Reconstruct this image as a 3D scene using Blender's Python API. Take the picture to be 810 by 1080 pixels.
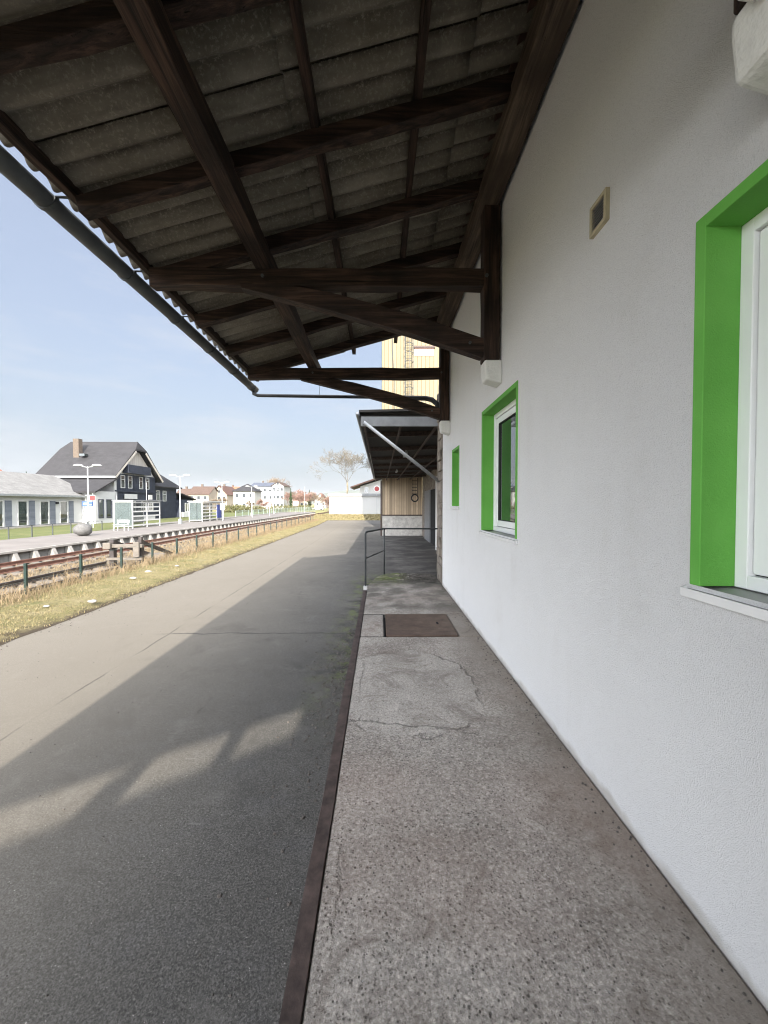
import bpy, math, random
from mathutils import Vector, Matrix, noise as mnoise
R = math.radians
random.seed(7)
scene = bpy.context.scene
for o in list(bpy.data.objects): bpy.data.objects.remove(o)
COL = scene.collection

# ------------------------------------------------------------ camera
EYE = 2.6
cd = bpy.data.cameras.new('camera'); cam = bpy.data.objects.new('camera', cd); COL.objects.link(cam)
cd.sensor_fit = 'VERTICAL'; cd.sensor_height = 36; cd.sensor_width = 27; cd.lens = 13.5
cd.clip_start = 0.05; cd.clip_end = 6000
cam.location = (0, 0, EYE); cam.rotation_euler = (R(90 - 1.27), 0, R(-0.57))
scene.camera = cam

# ------------------------------------------------------------ sun, sky, exposure
SUNV = Vector((0.26, -2.33, 1.0)).normalized()          # towards the sun
elev = math.asin(SUNV.z); azim = math.atan2(SUNV.x, SUNV.y)
sl = bpy.data.lights.new('sun', 'SUN'); sun = bpy.data.objects.new('sun', sl); COL.objects.link(sun)
sl.energy = 4.05; sl.angle = R(0.45); sl.color = (1.0, 0.93, 0.82)
sun.rotation_euler = SUNV.to_track_quat('Z', 'Y').to_euler(); sun.location = (5, -30, 30)
w = bpy.data.worlds.new('World'); scene.world = w; w.use_nodes = True
nt = w.node_tree; nt.nodes.clear()
wo = nt.nodes.new('ShaderNodeOutputWorld'); bg = nt.nodes.new('ShaderNodeBackground'); bg.inputs['Strength'].default_value = 0.15
sky = nt.nodes.new('ShaderNodeTexSky'); sky.sky_type = 'NISHITA'; sky.sun_disc = False
sky.sun_elevation = elev; sky.sun_rotation = azim % (2 * math.pi)
sky.air_density = 1.0; sky.dust_density = 1.6; sky.ozone_density = 1.0; sky.altitude = 200
tc = nt.nodes.new('ShaderNodeTexCoord')
def wn(t, **k):
    x = nt.nodes.new(t)
    for q, v_ in k.items(): setattr(x, q, v_)
    return x
def wmath(op, a_, b_=0.0, clamp=False):
    x = wn('ShaderNodeMath', operation=op, use_clamp=clamp)
    for i_, v_ in enumerate((a_, b_)):
        if isinstance(v_, (int, float)): x.inputs[i_].default_value = v_
        else: nt.links.new(v_, x.inputs[i_])
    return x.outputs[0]
def wmix(a_, b_, f_, mode='MIX'):
    x = wn('ShaderNodeMix', data_type='RGBA', blend_type=mode)
    for v_, k_ in ((a_, 'A'), (b_, 'B')):
        if isinstance(v_, tuple): x.inputs[k_].default_value = (*v_, 1)
        else: nt.links.new(v_, x.inputs[k_])
    if isinstance(f_, (int, float)): x.inputs['Factor'].default_value = f_
    else: nt.links.new(f_, x.inputs['Factor'])
    return x.outputs['Result']
sp = wn('ShaderNodeSeparateXYZ'); nt.links.new(tc.outputs['Generated'], sp.inputs[0])
# blue part of the sky, milky towards the horizon
col = wmix(sky.outputs[0], (0.46, 0.50, 0.50), 1.0, 'MULTIPLY')
col = wmix(col, (1.09, 1.21, 1.52), 0.72)
hzf = wmath('SUBTRACT', 1.0, wmath('MULTIPLY', sp.outputs[2], 1.9), True); hzf = wmath('MULTIPLY', hzf, hzf)
col = wmix(col, (1.13, 1.20, 1.24), wmath('MULTIPLY', hzf, 1.0))
# faint streaks of cirrus
mp = nt.nodes.new('ShaderNodeMapping'); mp.inputs['Scale'].default_value = (1.3, 1.0, 6.0); mp.inputs['Rotation'].default_value = (0.05, -0.30, 0.5)
nz = nt.nodes.new('ShaderNodeTexNoise'); nz.inputs['Scale'].default_value = 2.0; nz.inputs['Detail'].default_value = 7; nz.inputs['Roughness'].default_value = 0.6
nt.links.new(tc.outputs['Generated'], mp.inputs['Vector']); nt.links.new(mp.outputs[0], nz.inputs['Vector'])
cr = nt.nodes.new('ShaderNodeValToRGB'); cr.color_ramp.elements[0].position = 0.47; cr.color_ramp.elements[0].color = (0, 0, 0, 1)
cr.color_ramp.elements[1].position = 0.80; cr.color_ramp.elements[1].color = (0.8, 0.8, 0.8, 1)
nt.links.new(nz.outputs['Fac'], cr.inputs[0])
col = wmix(col, (1.54, 1.62, 1.74), cr.outputs[0])
# unseen brightness added to the sunward sky behind the camera, lifting the shaded wall
dt = wn('ShaderNodeVectorMath', operation='DOT_PRODUCT'); nt.links.new(tc.outputs['Generated'], dt.inputs[0]); dt.inputs[1].default_value = tuple(SUNV)
vf = wmath('MULTIPLY', wmath('ADD', dt.outputs['Value'], 0.02), 1.5, True)
vf = wmath('MULTIPLY', vf, wmath('ADD', wmath('MULTIPLY', nz.outputs['Fac'], 0.8), 0.6), True)
col = wmix(col, (12.9, 13.3, 14.1), vf)
nt.links.new(col, bg.inputs['Color']); nt.links.new(bg.outputs[0], wo.inputs[0])
scene.view_settings.view_transform = 'Standard'; scene.view_settings.look = 'None'
scene.view_settings.gamma = 1; scene.view_settings.use_curve_mapping = False
scene.view_settings.exposure = 1.76
scene.render.engine = 'CYCLES'
scene.render.filter_size = 1.1
try:
    scene.cycles.filter_width = 1.1
    scene.cycles.max_bounces = 10; scene.cycles.diffuse_bounces = 6; scene.cycles.glossy_bounces = 3
except Exception: pass

# ------------------------------------------------------------ material helpers
class NM:
    """small wrapper for building node materials"""
    def __init__(s, name):
        s.m = bpy.data.materials.new(name); s.m.use_nodes = True
        s.t = s.m.node_tree; s.t.nodes.clear()
        s.out = s.n('ShaderNodeOutputMaterial'); s.b = s.n('ShaderNodeBsdfPrincipled')
        s.l(s.b.outputs[0], s.out.inputs[0])
        s.tc = s.n('ShaderNodeTexCoord'); s.co = s.n('ShaderNodeNewGeometry').outputs['Position']
    def n(s, t): return s.t.nodes.new(t)
    def l(s, a, b): s.t.links.new(a, b)
    def mapv(s, scale=(1, 1, 1), rot=(0, 0, 0), src=None):
        m = s.n('ShaderNodeMapping'); m.inputs['Scale'].default_value = scale; m.inputs['Rotation'].default_value = rot
        s.l(src or s.co, m.inputs['Vector']); return m.outputs[0]
    def noise(s, scale, detail=4, rough=0.55, vec=None, dist=0):
        x = s.n('ShaderNodeTexNoise'); x.inputs['Scale'].default_value = scale; x.inputs['Detail'].default_value = detail
        x.inputs['Roughness'].default_value = rough; x.inputs['Distortion'].default_value = dist
        s.l(vec or s.co, x.inputs['Vector']); return x.outputs['Fac']
    def voro(s, scale, feat='F1', vec=None, out='Distance', rnd=1):
        x = s.n('ShaderNodeTexVoronoi'); x.feature = feat; x.inputs['Scale'].default_value = scale
        x.inputs['Randomness'].default_value = rnd
        s.l(vec or s.co, x.inputs['Vector']); return x.outputs[out]
    def ramp(s, src, stops):
        x = s.n('ShaderNodeValToRGB'); e = x.color_ramp.elements
        while len(e) < len(stops): e.new(0.5)
        for k, (p, c) in enumerate(stops):
            e[k].position = p
            e[k].color = (c, c, c, 1) if isinstance(c, (int, float)) else (*c, 1)
        s.l(src, x.inputs[0]); return x.outputs[0]
    def mix(s, a, b, f, mode='MIX'):
        x = s.n('ShaderNodeMix'); x.data_type = 'RGBA'; x.blend_type = mode
        for v, k in ((a, 'A'), (b, 'B')):
            if isinstance(v, tuple): x.inputs[k].default_value = (*v, 1)
            else: s.l(v, x.inputs[k])
        if isinstance(f, (int, float)): x.inputs['Factor'].default_value = f
        else: s.l(f, x.inputs['Factor'])
        return x.outputs['Result']
    def math(s, op, a, b=0.0, c=None):
        x = s.n('ShaderNodeMath'); x.operation = op
        for i, v in enumerate((a, b) if c is None else (a, b, c)):
            if isinstance(v, (int, float)): x.inputs[i].default_value = v
            else: s.l(v, x.inputs[i])
        return x.outputs[0]
    def xyz(s):
        x = s.n('ShaderNodeSeparateXYZ'); s.l(s.co, x.inputs[0]); return x.outputs
    def bump(s, src, dist=0.01, strength=1.0, prev=None):
        x = s.n('ShaderNodeBump'); x.inputs['Distance'].default_value = dist; x.inputs['Strength'].default_value = strength
        s.l(src, x.inputs['Height'])
        if prev: s.l(prev, x.inputs['Normal'])
        s.l(x.outputs[0], s.b.inputs['Normal']); return x.outputs[0]
    def col(s, c):
        if isinstance(c, tuple): s.b.inputs['Base Color'].default_value = (*c, 1)
        else: s.l(c, s.b.inputs['Base Color'])
    def fin(s, rough=0.8, metal=0.0, spec=0.4):
        if isinstance(rough, (int, float)): s.b.inputs['Roughness'].default_value = rough
        else: s.l(rough, s.b.inputs['Roughness'])
        s.b.inputs['Metallic'].default_value = metal; s.b.inputs['Specular IOR Level'].default_value = spec
        return s.m

def aggregate(m, c, scale, lo, hi, amt):
    s_ = m.n('ShaderNodeSeparateColor'); m.l(m.voro(scale, out='Color'), s_.inputs[0])
    k = m.ramp(s_.outputs[0], [(0.0, lo), (0.5, 1.0 / 2), (1.0, hi)])
    d = m.mix(c, m.mix(c, k, 1.0, 'MULTIPLY'), 1.0)
    x = m.n('ShaderNodeMix'); x.data_type = 'RGBA'; x.blend_type = 'MULTIPLY'; x.inputs['Factor'].default_value = 1
    m.l(d, x.inputs['A']); x.inputs['B'].default_value = (2, 2, 2, 1); x.clamp_result = False
    return m.mix(c, x.outputs['Result'], amt)
def mul(c, k): return tuple(min(1, v * k) for v in c)
def simple(name, c, rough=0.7, var=0.12, scale=3.0, bump=0.0, bscale=60, metal=0.0, spec=0.4):
    m = NM(name); f = m.ramp(m.noise(scale, 5, 0.6), [(0.3, 0), (0.7, 1)])
    m.col(m.mix(mul(c, 1 - var), mul(c, 1 + var), f))
    if bump: m.bump(m.noise(bscale, 4), bump)
    return m.fin(rough, metal, spec)

def mat_stucco():
    m = NM('white_roughcast')
    big = m.ramp(m.noise(0.9, 5, 0.6), [(0.3, 0), (0.7, 1)])
    c = m.mix((0.86, 0.86, 0.855), (0.90, 0.90, 0.895), big)
    x, y, z = m.xyz()[:3]
    foot = m.math('ADD', m.math('SUBTRACT', z, 1.1), m.math('MULTIPLY', m.noise(6, 4), 0.12))
    c = m.mix((0.55, 0.52, 0.47), c, m.ramp(foot, [(0.07, 0.25), (0.11, 1)]))
    n1 = m.noise(150, 5, 0.85); n2 = m.voro(260)
    h = m.math('ADD', m.math('MULTIPLY', n1, 1.0), m.math('MULTIPLY', n2, 0.35))
    c = m.mix(c, (0.58, 0.58, 0.57), m.ramp(n1, [(0.33, 0.7), (0.46, 0)]))
    c = m.mix(c, (0.70, 0.685, 0.65), m.math('MULTIPLY', m.ramp(m.noise(1.3, 6, .75), [(0.5, 0), (0.68, .28)]), m.ramp(m.noise(1, 4, .6, m.mapv((1, 5, .5))), [(0.45, 0), (0.62, 1)])))
    m.col(c); m.bump(h, 0.010, 1.0)
    return m.fin(0.9, 0, 0.2)

def mat_platform():
    m = NM('worn_aggregate_concrete')
    X, Y, Z = m.xyz()[:3]
    warp = m.noise(2.3, 5, 0.65)
    base = m.ramp(m.noise(1.7, 7, 0.65), [(0.30, (0.285, 0.250, 0.222)), (0.5, (0.39, 0.352, 0.318)), (0.68, (0.49, 0.45, 0.41))])
    fine = m.noise(75, 6, 0.82)
    base = m.mix(base, (0.70, 0.655, 0.60), m.ramp(fine, [(0.53, 0), (0.63, 0.75)]))
    base = m.mix(base, (0.10, 0.083, 0.07), m.ramp(fine, [(0.37, 0.95), (0.46, 0)]))
    # pits and dark pebbles, density changes over the slab
    v1 = m.voro(30); v2 = m.voro(62)
    dens = m.ramp(m.noise(1.2, 3), [(0.35, 0.45), (0.6, 1)])
    p1 = m.math('MULTIPLY', m.ramp(v1, [(0.10, 1), (0.20, 0)]), dens)
    p2 = m.math('MULTIPLY', m.ramp(v2, [(0.16, 1), (0.30, 0)]), m.ramp(m.noise(27, 2), [(0.46, 0), (0.54, 1)]))
    rnd = m.n('ShaderNodeTexVoronoi'); rnd.inputs['Scale'].default_value = 30; m.l(m.co, rnd.inputs['Vector'])
    sep = m.n('ShaderNodeSeparateColor'); m.l(rnd.outputs['Color'], sep.inputs[0])
    p1 = m.math('MULTIPLY', p1, m.ramp(sep.outputs[0], [(0.50, 0), (0.56, 1)]))
    light = m.math('MULTIPLY', m.ramp(v2, [(0.12, 1), (0.26, 0)]), m.ramp(m.noise(60, 2), [(0.55, 0), (0.6, 1)]))
    base = m.mix(base, (0.085, 0.072, 0.063), m.math('MULTIPLY', p2, 0.85))
    base = m.mix(base, (0.085, 0.075, 0.07), m.math('MULTIPLY', p1, 0.8))
    base = m.mix(base, (0.62, 0.60, 0.57), m.math('MULTIPLY', light, 0.6))
    base = aggregate(m, base, 110, 0.28, 0.75, 0.55)
    # repaired screed patch with an irregular rim
    dx = m.math('DIVIDE', m.math('SUBTRACT', X, 0.22), 0.60); dy = m.math('DIVIDE', m.math('SUBTRACT', Y, 3.15), 0.74)
    r = m.math('SQRT', m.math('ADD', m.math('MULTIPLY', dx, dx), m.math('MULTIPLY', dy, dy)))
    r = m.math('ADD', r, m.math('MULTIPLY', m.math('SUBTRACT', warp, 0.5), 0.55))
    base = m.mix(m.mix(base, (0.62, 0.59, 0.55), 0.24), base, m.ramp(r, [(0.94, 0), (0.99, 1)]))
    rim = m.ramp(m.math('ABSOLUTE', m.math('SUBTRACT', r, 0.98)), [(0.005, 1), (0.018, 0)])
    rim = m.math('MULTIPLY', rim, m.ramp(m.noise(3.1, 2), [(0.42, 0.15), (0.55, 1)]))
    # crack running across
    fx = m.math('ADD', Y, m.math('MULTIPLY', X, 0.22)); fx = m.math('ADD', fx, m.math('MULTIPLY', m.math('SUBTRACT', m.noise(4, 6, 0.7), 0.5), 0.30))
    ck = m.ramp(m.math('ABSOLUTE', m.math('SUBTRACT', fx, 2.60)), [(0.003, 1), (0.009, 0)])
    ck = m.math('MULTIPLY', ck, m.ramp(X, [(0.62, 1), (0.70, 0)]))
    fx2 = m.math('ADD', X, m.math('MULTIPLY', m.math('SUBTRACT', m.noise(5, 6, 0.7), 0.5), 0.16))
    ck2 = m.ramp(m.math('ABSOLUTE', m.math('ADD', fx2, 0.155)), [(0.003, 1), (0.011, 0)])
    ck2 = m.math('MULTIPLY', ck2, m.ramp(m.noise(1.1, 2), [(0.56, 0), (0.62, .5)]))
    ln = m.math('MAXIMUM', m.math('MAXIMUM', rim, ck), ck2)
    base = m.mix(base, (0.055, 0.048, 0.04), m.math('MULTIPLY', ln, 0.42))
    # grime in the band against the wall, reddish dust, moss at the far end
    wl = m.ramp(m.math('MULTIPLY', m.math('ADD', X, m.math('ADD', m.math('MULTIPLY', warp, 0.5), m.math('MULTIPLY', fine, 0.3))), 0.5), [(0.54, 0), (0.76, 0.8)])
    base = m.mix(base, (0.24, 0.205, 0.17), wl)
    stn = m.noise(2.1, 8, 0.75, dist=.8)
    base = m.mix(base, (0.165, 0.135, 0.11), m.ramp(stn, [(0.36, 0.6), (0.48, 0)]))
    rd = m.ramp(m.noise(0.8, 4), [(0.52, 0), (0.7, 0.22)]); base = m.mix(base, (0.34, 0.22, 0.17), rd)
    ms = m.math('MULTIPLY', m.ramp(m.math('DIVIDE', m.math('ADD', Y, m.math('MULTIPLY', warp, 0.8)), 10), [(0.725, 0), (0.765, 1)]), m.ramp(m.noise(5, 6, 0.75), [(0.34, 0.25), (0.52, 1)]))
    gcol = m.mix(m.mix((0.125, 0.155, 0.038), (0.055, 0.06, 0.026), m.ramp(m.noise(16, 6, .8), [(0.44, 0), (0.56, 1)])), (0.03, 0.027, 0.022), m.ramp(X, [(0.35, 0), (0.62, 1)]))
    base = m.mix(base, gcol, m.math('MULTIPLY', ms, 1.0))
    drk = m.math('MULTIPLY', m.ramp(m.math('DIVIDE', Y, 10), [(0.50, 0), (0.56, 0.7)]), m.ramp(m.noise(3, 4), [(0.40, 1), (0.60, 0.1)]))
    base = m.mix(base, (0.085, 0.08, 0.068), drk)
    m.col(base)
    h = m.math('SUBTRACT', m.math('MULTIPLY', fine, 1.0), m.math('ADD', m.math('MULTIPLY', p1, 0.7), m.math('MULTIPLY', p2, 0.35)))
    h = m.math('SUBTRACT', h, m.math('MULTIPLY', ln, 1.6))
    m.bump(h, 0.009, 1.0)
    return m.fin(0.88, 0, 0.3)

def mat_asphalt():
    m = NM('old_asphalt')
    X, Y, Z = m.xyz()[:3]
    big = m.noise(0.35, 6, 0.6); mid = m.noise(2.5, 6, 0.65); fine = m.noise(80, 6, 0.8)
    c = m.ramp(big, [(0.3, (0.054, 0.051, 0.047)), (0.5, (0.076, 0.072, 0.066)), (0.72, (0.105, 0.098, 0.089))])
    c = m.mix(c, (0.075, 0.073, 0.072), m.ramp(mid, [(0.32, 0.6), (0.5, 0)]))
    c = m.mix(c, (0.20, 0.188, 0.168), m.ramp(fine, [(0.54, 0), (0.66, 0.8)]))
    c = m.mix(c, (0.014, 0.014, 0.013), m.ramp(fine, [(0.38, 0.9), (0.47, 0)]))
    st = m.ramp(m.voro(55), [(0.10, 1), (0.2, 0)])
    stm = m.math('MULTIPLY', st, m.ramp(m.noise(21, 2), [(0.60, 0), (0.66, 1)]))
    c = m.mix(c, (0.44, 0.42, 0.39), stm)
    c = aggregate(m, c, 120, 0.2, 0.9, 0.65)
    sp_ = m.noise(1.15, 7, 0.72, dist=0.6)
    c = m.mix(c, (0.038, 0.036, 0.034), m.ramp(sp_, [(0.34, 0.65), (0.45, 0)]))
    c = m.mix(c, (0.145, 0.138, 0.126), m.ramp(m.noise(1.9, 7, 0.75, dist=.4), [(0.56, 0), (0.70, 0.55)]))
    sc = m.math('MULTIPLY', m.ramp(m.noise(1, 3, .6, m.mapv((2.2, 14, 1), (0, 0, .5))), [(0.66, 0), (0.70, .35)]), m.ramp(m.noise(.8, 3), [(0.5, 0), (0.6, 1)]))
    c = m.mix(c, (0.22, 0.21, 0.20), sc)
    pk = m.math('MULTIPLY', m.ramp(m.voro(26), [(0.10, 1), (0.22, 0)]), m.ramp(m.noise(9, 2), [(0.52, 0), (0.58, 1)]))
    c = m.mix(c, (0.016, 0.015, 0.014), m.math('MULTIPLY', pk, .8))
    # older, paler wearing course away from the platform, also painting the sun patches brighter
    pale = m.ramp(m.math('MULTIPLY', m.math('ADD', X, m.math('MULTIPLY', m.math('SUBTRACT', mid, 0.5), 0.25)), -0.1), [(0.12, 0.05), (0.42, 1)])
    c = m.mix(c, (0.158, 0.138, 0.110), m.math('MULTIPLY', pale, 0.66))
    # long paving seam and a few cracks
    wv = m.math('MULTIPLY', m.math('SUBTRACT', m.noise(1.5, 5, 0.7), 0.5), 0.10)
    sx = m.math('ADD', m.math('ADD', X, wv), m.math('MULTIPLY', Y, 0.012))
    seam = m.ramp(m.math('ABSOLUTE', m.math('ADD', sx, 4.12)), [(0.006, .8), (0.022, 0)])
    seam = m.math('MULTIPLY', seam, m.ramp(m.noise(0.9, 4), [(0.40, 0.1), (0.55, 1)]))
    sy = m.math('ADD', Y, m.math('MULTIPLY', m.math('SUBTRACT', m.noise(1.2, 6, 0.75), 0.5), 0.35))
    t1 = m.ramp(m.math('ABSOLUTE', m.math('SUBTRACT', sy, 7.65)), [(0.008, 1), (0.03, 0)])
    t1 = m.math('MULTIPLY', t1, m.ramp(m.math('MULTIPLY', X, -0.1), [(0.40, 1), (0.46, 0)]))
    s2 = m.ramp(m.math('ABSOLUTE', m.math('ADD', sx, 2.2)), [(0.008, 1), (0.03, 0)])
    s2 = m.math('MULTIPLY', s2, m.ramp(m.noise(0.5, 4), [(0.60, 0), (0.64, 0.5)]))
    ln = m.math('MAXIMUM', m.math('MAXIMUM', seam, t1), s2)
    c = m.mix(c, (0.03, 0.028, 0.026), m.math('MULTIPLY', ln, 0.8))
    # moss and washed dirt beside the platform
    near = m.ramp(X, [(0.0, 1), (0.0, 1)])
    e = m.math('ADD', m.math('MULTIPLY', X, -1), m.math('MULTIPLY', m.math('SUBTRACT', mid, 0.5), 1.2))
    edge = m.ramp(m.math('MULTIPLY', e, 0.5), [(0.17, 1), (0.58, 0)])
    yb = m.math('MULTIPLY', m.ramp(m.math('DIVIDE', Y, 20), [(0.20, 0), (0.30, 1), (0.62, 1), (0.75, 0)]), edge)
    mm = m.math('MULTIPLY', yb, m.ramp(m.noise(4, 5, 0.7), [(0.38, 0), (0.58, 1)]))
    gc = m.mix((0.085, 0.105, 0.028), (0.022, 0.02, 0.016), m.ramp(m.noise(2.6, 5, .7), [(0.44, 0), (0.54, 1)]))
    c = m.mix(c, gc, m.math('MULTIPLY', mm, 0.95))
    # wet looking dark yard behind the platform end
    yd = m.math('MULTIPLY', m.ramp(m.math('DIVIDE', X, 10), [(0.0, 0), (0.05, 1)]), m.ramp(m.math('DIVIDE', Y, 100), [(0.07, 0), (0.08, 1), (0.40, 1), (0.45, 0)]))
    stx = m.noise(1.0, 6, 0.7, m.mapv((0.55, 0.9, 1)))
    yc = m.mix((0.038, 0.035, 0.034), (0.15, 0.14, 0.13), m.ramp(stx, [(0.45, 0), (0.66, 1)]))
    c = m.mix(c, yc, m.math('MULTIPLY', yd, 0.85))
    m.col(c)
    h = m.math('ADD', fine, m.math('MULTIPLY', m.noise(220, 3), 0.4)); h = m.math('SUBTRACT', h, m.math('MULTIPLY', ln, 1.5))
    m.bump(h, 0.0045, 1.0)
    return m.fin(0.86, 0, 0.35)

def mat_wood(axis, name, dark=(0.010, 0.0062, 0.0045), lite=(0.070, 0.040, 0.027), src='pos'):
    m = NM(name)
    s = [28, 28, 28]; s[axis] = 1.6
    v = m.mapv(tuple(s)); g = m.noise(1.0, 7, 0.65, v, 0.6)
    blot = m.noise(2.2, 4)
    c = m.ramp(g, [(0.36, dark), (0.5, tuple((a + b) / 2.6 for a, b in zip(dark, lite))), (0.64, lite)])
    c = m.mix(c, mul(dark, 0.7), m.ramp(blot, [(0.35, 0.7), (0.55, 0)]))
    s2 = [60, 60, 60]; s2[axis] = 1.1
    ck = m.ramp(m.noise(1.0, 3, 0.5, m.mapv(tuple(s2))), [(0.28, 1), (0.34, 0)])
    c = m.mix(c, (0.006, 0.004, 0.003), m.math('MULTIPLY', ck, 0.9))
    m.col(c); m.bump(m.math('SUBTRACT', g, m.math('MULTIPLY', ck, 1.5)), 0.012, 1.0)
    return m.fin(0.75, 0, 0.25)

def mat_sheet():
    m = NM('weathered_fibre_cement')
    a = m.noise(1.4, 6, 0.65); b = m.noise(45, 5, 0.75)
    st = m.noise(1, 5, 0.7, m.mapv((1.2, 9, 1.2)))
    X, Y, Z = m.xyz()[:3]
    c = m.ramp(a, [(0.3, (0.095, 0.083, 0.062)), (0.55, (0.175, 0.155, 0.122)), (0.75, (0.25, 0.225, 0.18))])
    c = m.mix(c, (0.075, 0.063, 0.05), m.ramp(st, [(0.33, 0.45), (0.5, 0)]))
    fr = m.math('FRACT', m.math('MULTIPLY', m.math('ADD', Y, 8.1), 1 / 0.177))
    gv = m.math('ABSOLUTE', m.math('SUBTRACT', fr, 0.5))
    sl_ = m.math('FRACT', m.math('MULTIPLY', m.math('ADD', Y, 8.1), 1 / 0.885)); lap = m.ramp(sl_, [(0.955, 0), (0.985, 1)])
    wave_shade = m.math('MULTIPLY', m.ramp(gv, [(0.30, 0), (0.48, 0.8)]), m.ramp(m.noise(3.0, 5, .7), [(0.35, 0.35), (0.6, 1)]))  # wave shading painted into the hollows of the corrugation, broken up by noise
    c = m.mix(c, (0.045, 0.036, 0.028), wave_shade); c = m.mix(c, (0.016, 0.013, 0.010), m.math('MULTIPLY', lap, .75))
    c = m.mix(c, (0.29, 0.262, 0.21), m.ramp(b, [(0.52, 0), (0.66, 0.6)]))
    m.col(c); m.bump(b, 0.002, 0.7)
    return m.fin(0.9, 0, 0.2)

def mat_masonry():
    m = NM('rubble_masonry')
    c = m.ramp(m.noise(3.5, 6, 0.7), [(0.3, (0.10, 0.085, 0.07)), (0.5, (0.22, 0.19, 0.16)), (0.7, (0.36, 0.32, 0.27))])
    m.col(c); m.bump(m.noise(22, 6, 0.7), 0.03, 1); return m.fin(0.92, 0, 0.2)

def mat_ground():
    m = NM('meadow_ground')
    c = m.ramp(m.noise(0.25, 7, 0.7), [(0.3, (0.115, 0.125, 0.045)), (0.5, (0.17, 0.165, 0.07)), (0.7, (0.25, 0.22, 0.11))])
    c = m.mix(c, (0.30, 0.26, 0.14), m.ramp(m.noise(9, 5, 0.7), [(0.45, 0), (0.7, 0.6)]))
    m.col(c); m.bump(m.noise(12, 6, 0.7), 0.06, 1); return m.fin(0.95, 0, 0.15)
def mat_verge():
    m = NM('dry_verge')
    c = m.ramp(m.noise(1.6, 7, 0.7), [(0.28, (0.10, 0.105, 0.04)), (0.46, (0.17, 0.15, 0.07)), (0.7, (0.25, 0.21, 0.12))])
    c = m.mix(c, (0.10, 0.08, 0.05), m.ramp(m.noise(18, 5, 0.7), [(0.35, 0.85), (0.52, 0)]))
    X, Y, Z = m.xyz()[:3]
    c = m.mix((0.06, 0.047, 0.034), c, m.ramp(m.math('ADD', Z, m.math('MULTIPLY', m.math('SUBTRACT', m.noise(3, 5, .7), .5), .10)), [(0.015, 0), (0.05, 1)]))
    m.col(c); m.bump(m.noise(25, 6, 0.75), 0.05, 1); return m.fin(0.95, 0, 0.15)
def mat_lawn():
    m = NM('lawn')
    c = m.ramp(m.noise(1.2, 7, 0.7), [(0.3, (0.075, 0.095, 0.033)), (0.7, (0.135, 0.135, 0.06))])
    m.col(c); m.bump(m.noise(22, 6, 0.75), 0.04, 1); return m.fin(0.95, 0, 0.15)
def mat_ballast():
    m = NM('ballast_gravel')
    v = m.voro(16, 'F1', out='Color'); s = m.n('ShaderNodeSeparateColor'); m.l(v, s.inputs[0])
    c = m.ramp(s.outputs[0], [(0.0, (0.06, 0.05, 0.042)), (0.5, (0.125, 0.104, 0.085)), (1.0, (0.22, 0.19, 0.16))])
    c = m.mix(c, (0.19, 0.155, 0.085), m.ramp(m.noise(1.3, 6, 0.75), [(0.42, 0), (0.6, 0.75)]))
    c = m.mix(c, (0.07, 0.05, 0.035), m.ramp(m.noise(3.1, 6, 0.75), [(0.34, 0.7), (0.5, 0)]))
    m.col(c); m.bump(m.voro(16), 0.06, 1); return m.fin(0.95, 0, 0.2)
def mat_grass(name, stops):
    m = NM(name)
    c = m.ramp(m.noise(5.5, 4, 0.7), stops); m.col(c); return m.fin(0.8, 0, 0.15)
def mat_tiles(name, c, pitch=3.0):
    m = NM(name); X, Y, Z = m.xyz()[:3]
    a = m.noise(1.5, 5, 0.7); b = m.noise(14, 3)
    wv = m.math('FRACT', m.math('MULTIPLY', Z, pitch))
    k = m.mix(mul(c, 0.72), mul(c, 1.25), m.ramp(a, [(0.3, 0), (0.7, 1)]))
    k = m.mix(k, mul(c, 0.6), m.ramp(b, [(0.35, 0.5), (0.5, 0)]))
    k = m.mix(k, mul(c, 0.5), m.ramp(wv, [(0.0, 0.5), (0.15, 0)]))
    m.col(k); m.bump(wv, 0.03, 0.6); return m.fin(0.7, 0, 0.3)
def mat_stripes(name, c, axis, per_m, dark=0.7, rough=0.7, wob=0.5):
    m = NM(name); q = m.xyz()[axis]
    f = m.math('FRACT', m.math('MULTIPLY', q, per_m))
    pr = m.ramp(f, [(0.0, 0), (0.12, 1), (0.5, 0.85), (0.88, 1), (1.0, 0)])
    plank = m.math('FLOOR', m.math('MULTIPLY', q, per_m))
    wn = m.n('ShaderNodeTexWhiteNoise'); wn.noise_dimensions = '1D'; m.l(plank, wn.inputs['W'])
    k = m.mix(mul(c, 1 - 0.3 * wob), mul(c, 1 + 0.2 * wob), wn.outputs['Value'])
    k = m.mix(mul(c, 1 - dark), k, pr)
    k = m.mix(k, mul(c, 0.7), m.ramp(m.noise(2.0, 5, 0.7), [(0.35, 0.35 * wob), (0.6, 0)]))
    m.col(k); m.bump(pr, 0.02, 0.8); return m.fin(rough, 0, 0.3)

M = {}
M['stucco'] = mat_stucco(); M['platform'] = mat_platform(); M['asphalt'] = mat_asphalt()
M['wood_x'] = mat_wood(0, 'dark_timber_across'); M['wood_y'] = mat_wood(1, 'dark_timber_along'); M['wood_z'] = mat_wood(2, 'dark_timber_upright')
M['wood_lite'] = mat_wood(1, 'greyed_timber_along', (0.05, 0.034, 0.024), (0.13, 0.098, 0.072))
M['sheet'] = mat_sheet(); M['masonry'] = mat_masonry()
M['ground'] = mat_ground(); M['verge'] = mat_verge(); M['lawn'] = mat_lawn(); M['ballast'] = mat_ballast()
def mat_green():
    m = NM('green_paint')
    c = m.mix((0.105, 0.345, 0.052), (0.14, 0.41, 0.072), m.ramp(m.noise(3, 4), [(0.3, 0), (0.7, 1)]))
    m.col(c); m.bump(m.noise(150, 4, 0.7), 0.002, 0.8); return m.fin(0.7, 0, 0.3)
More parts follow.
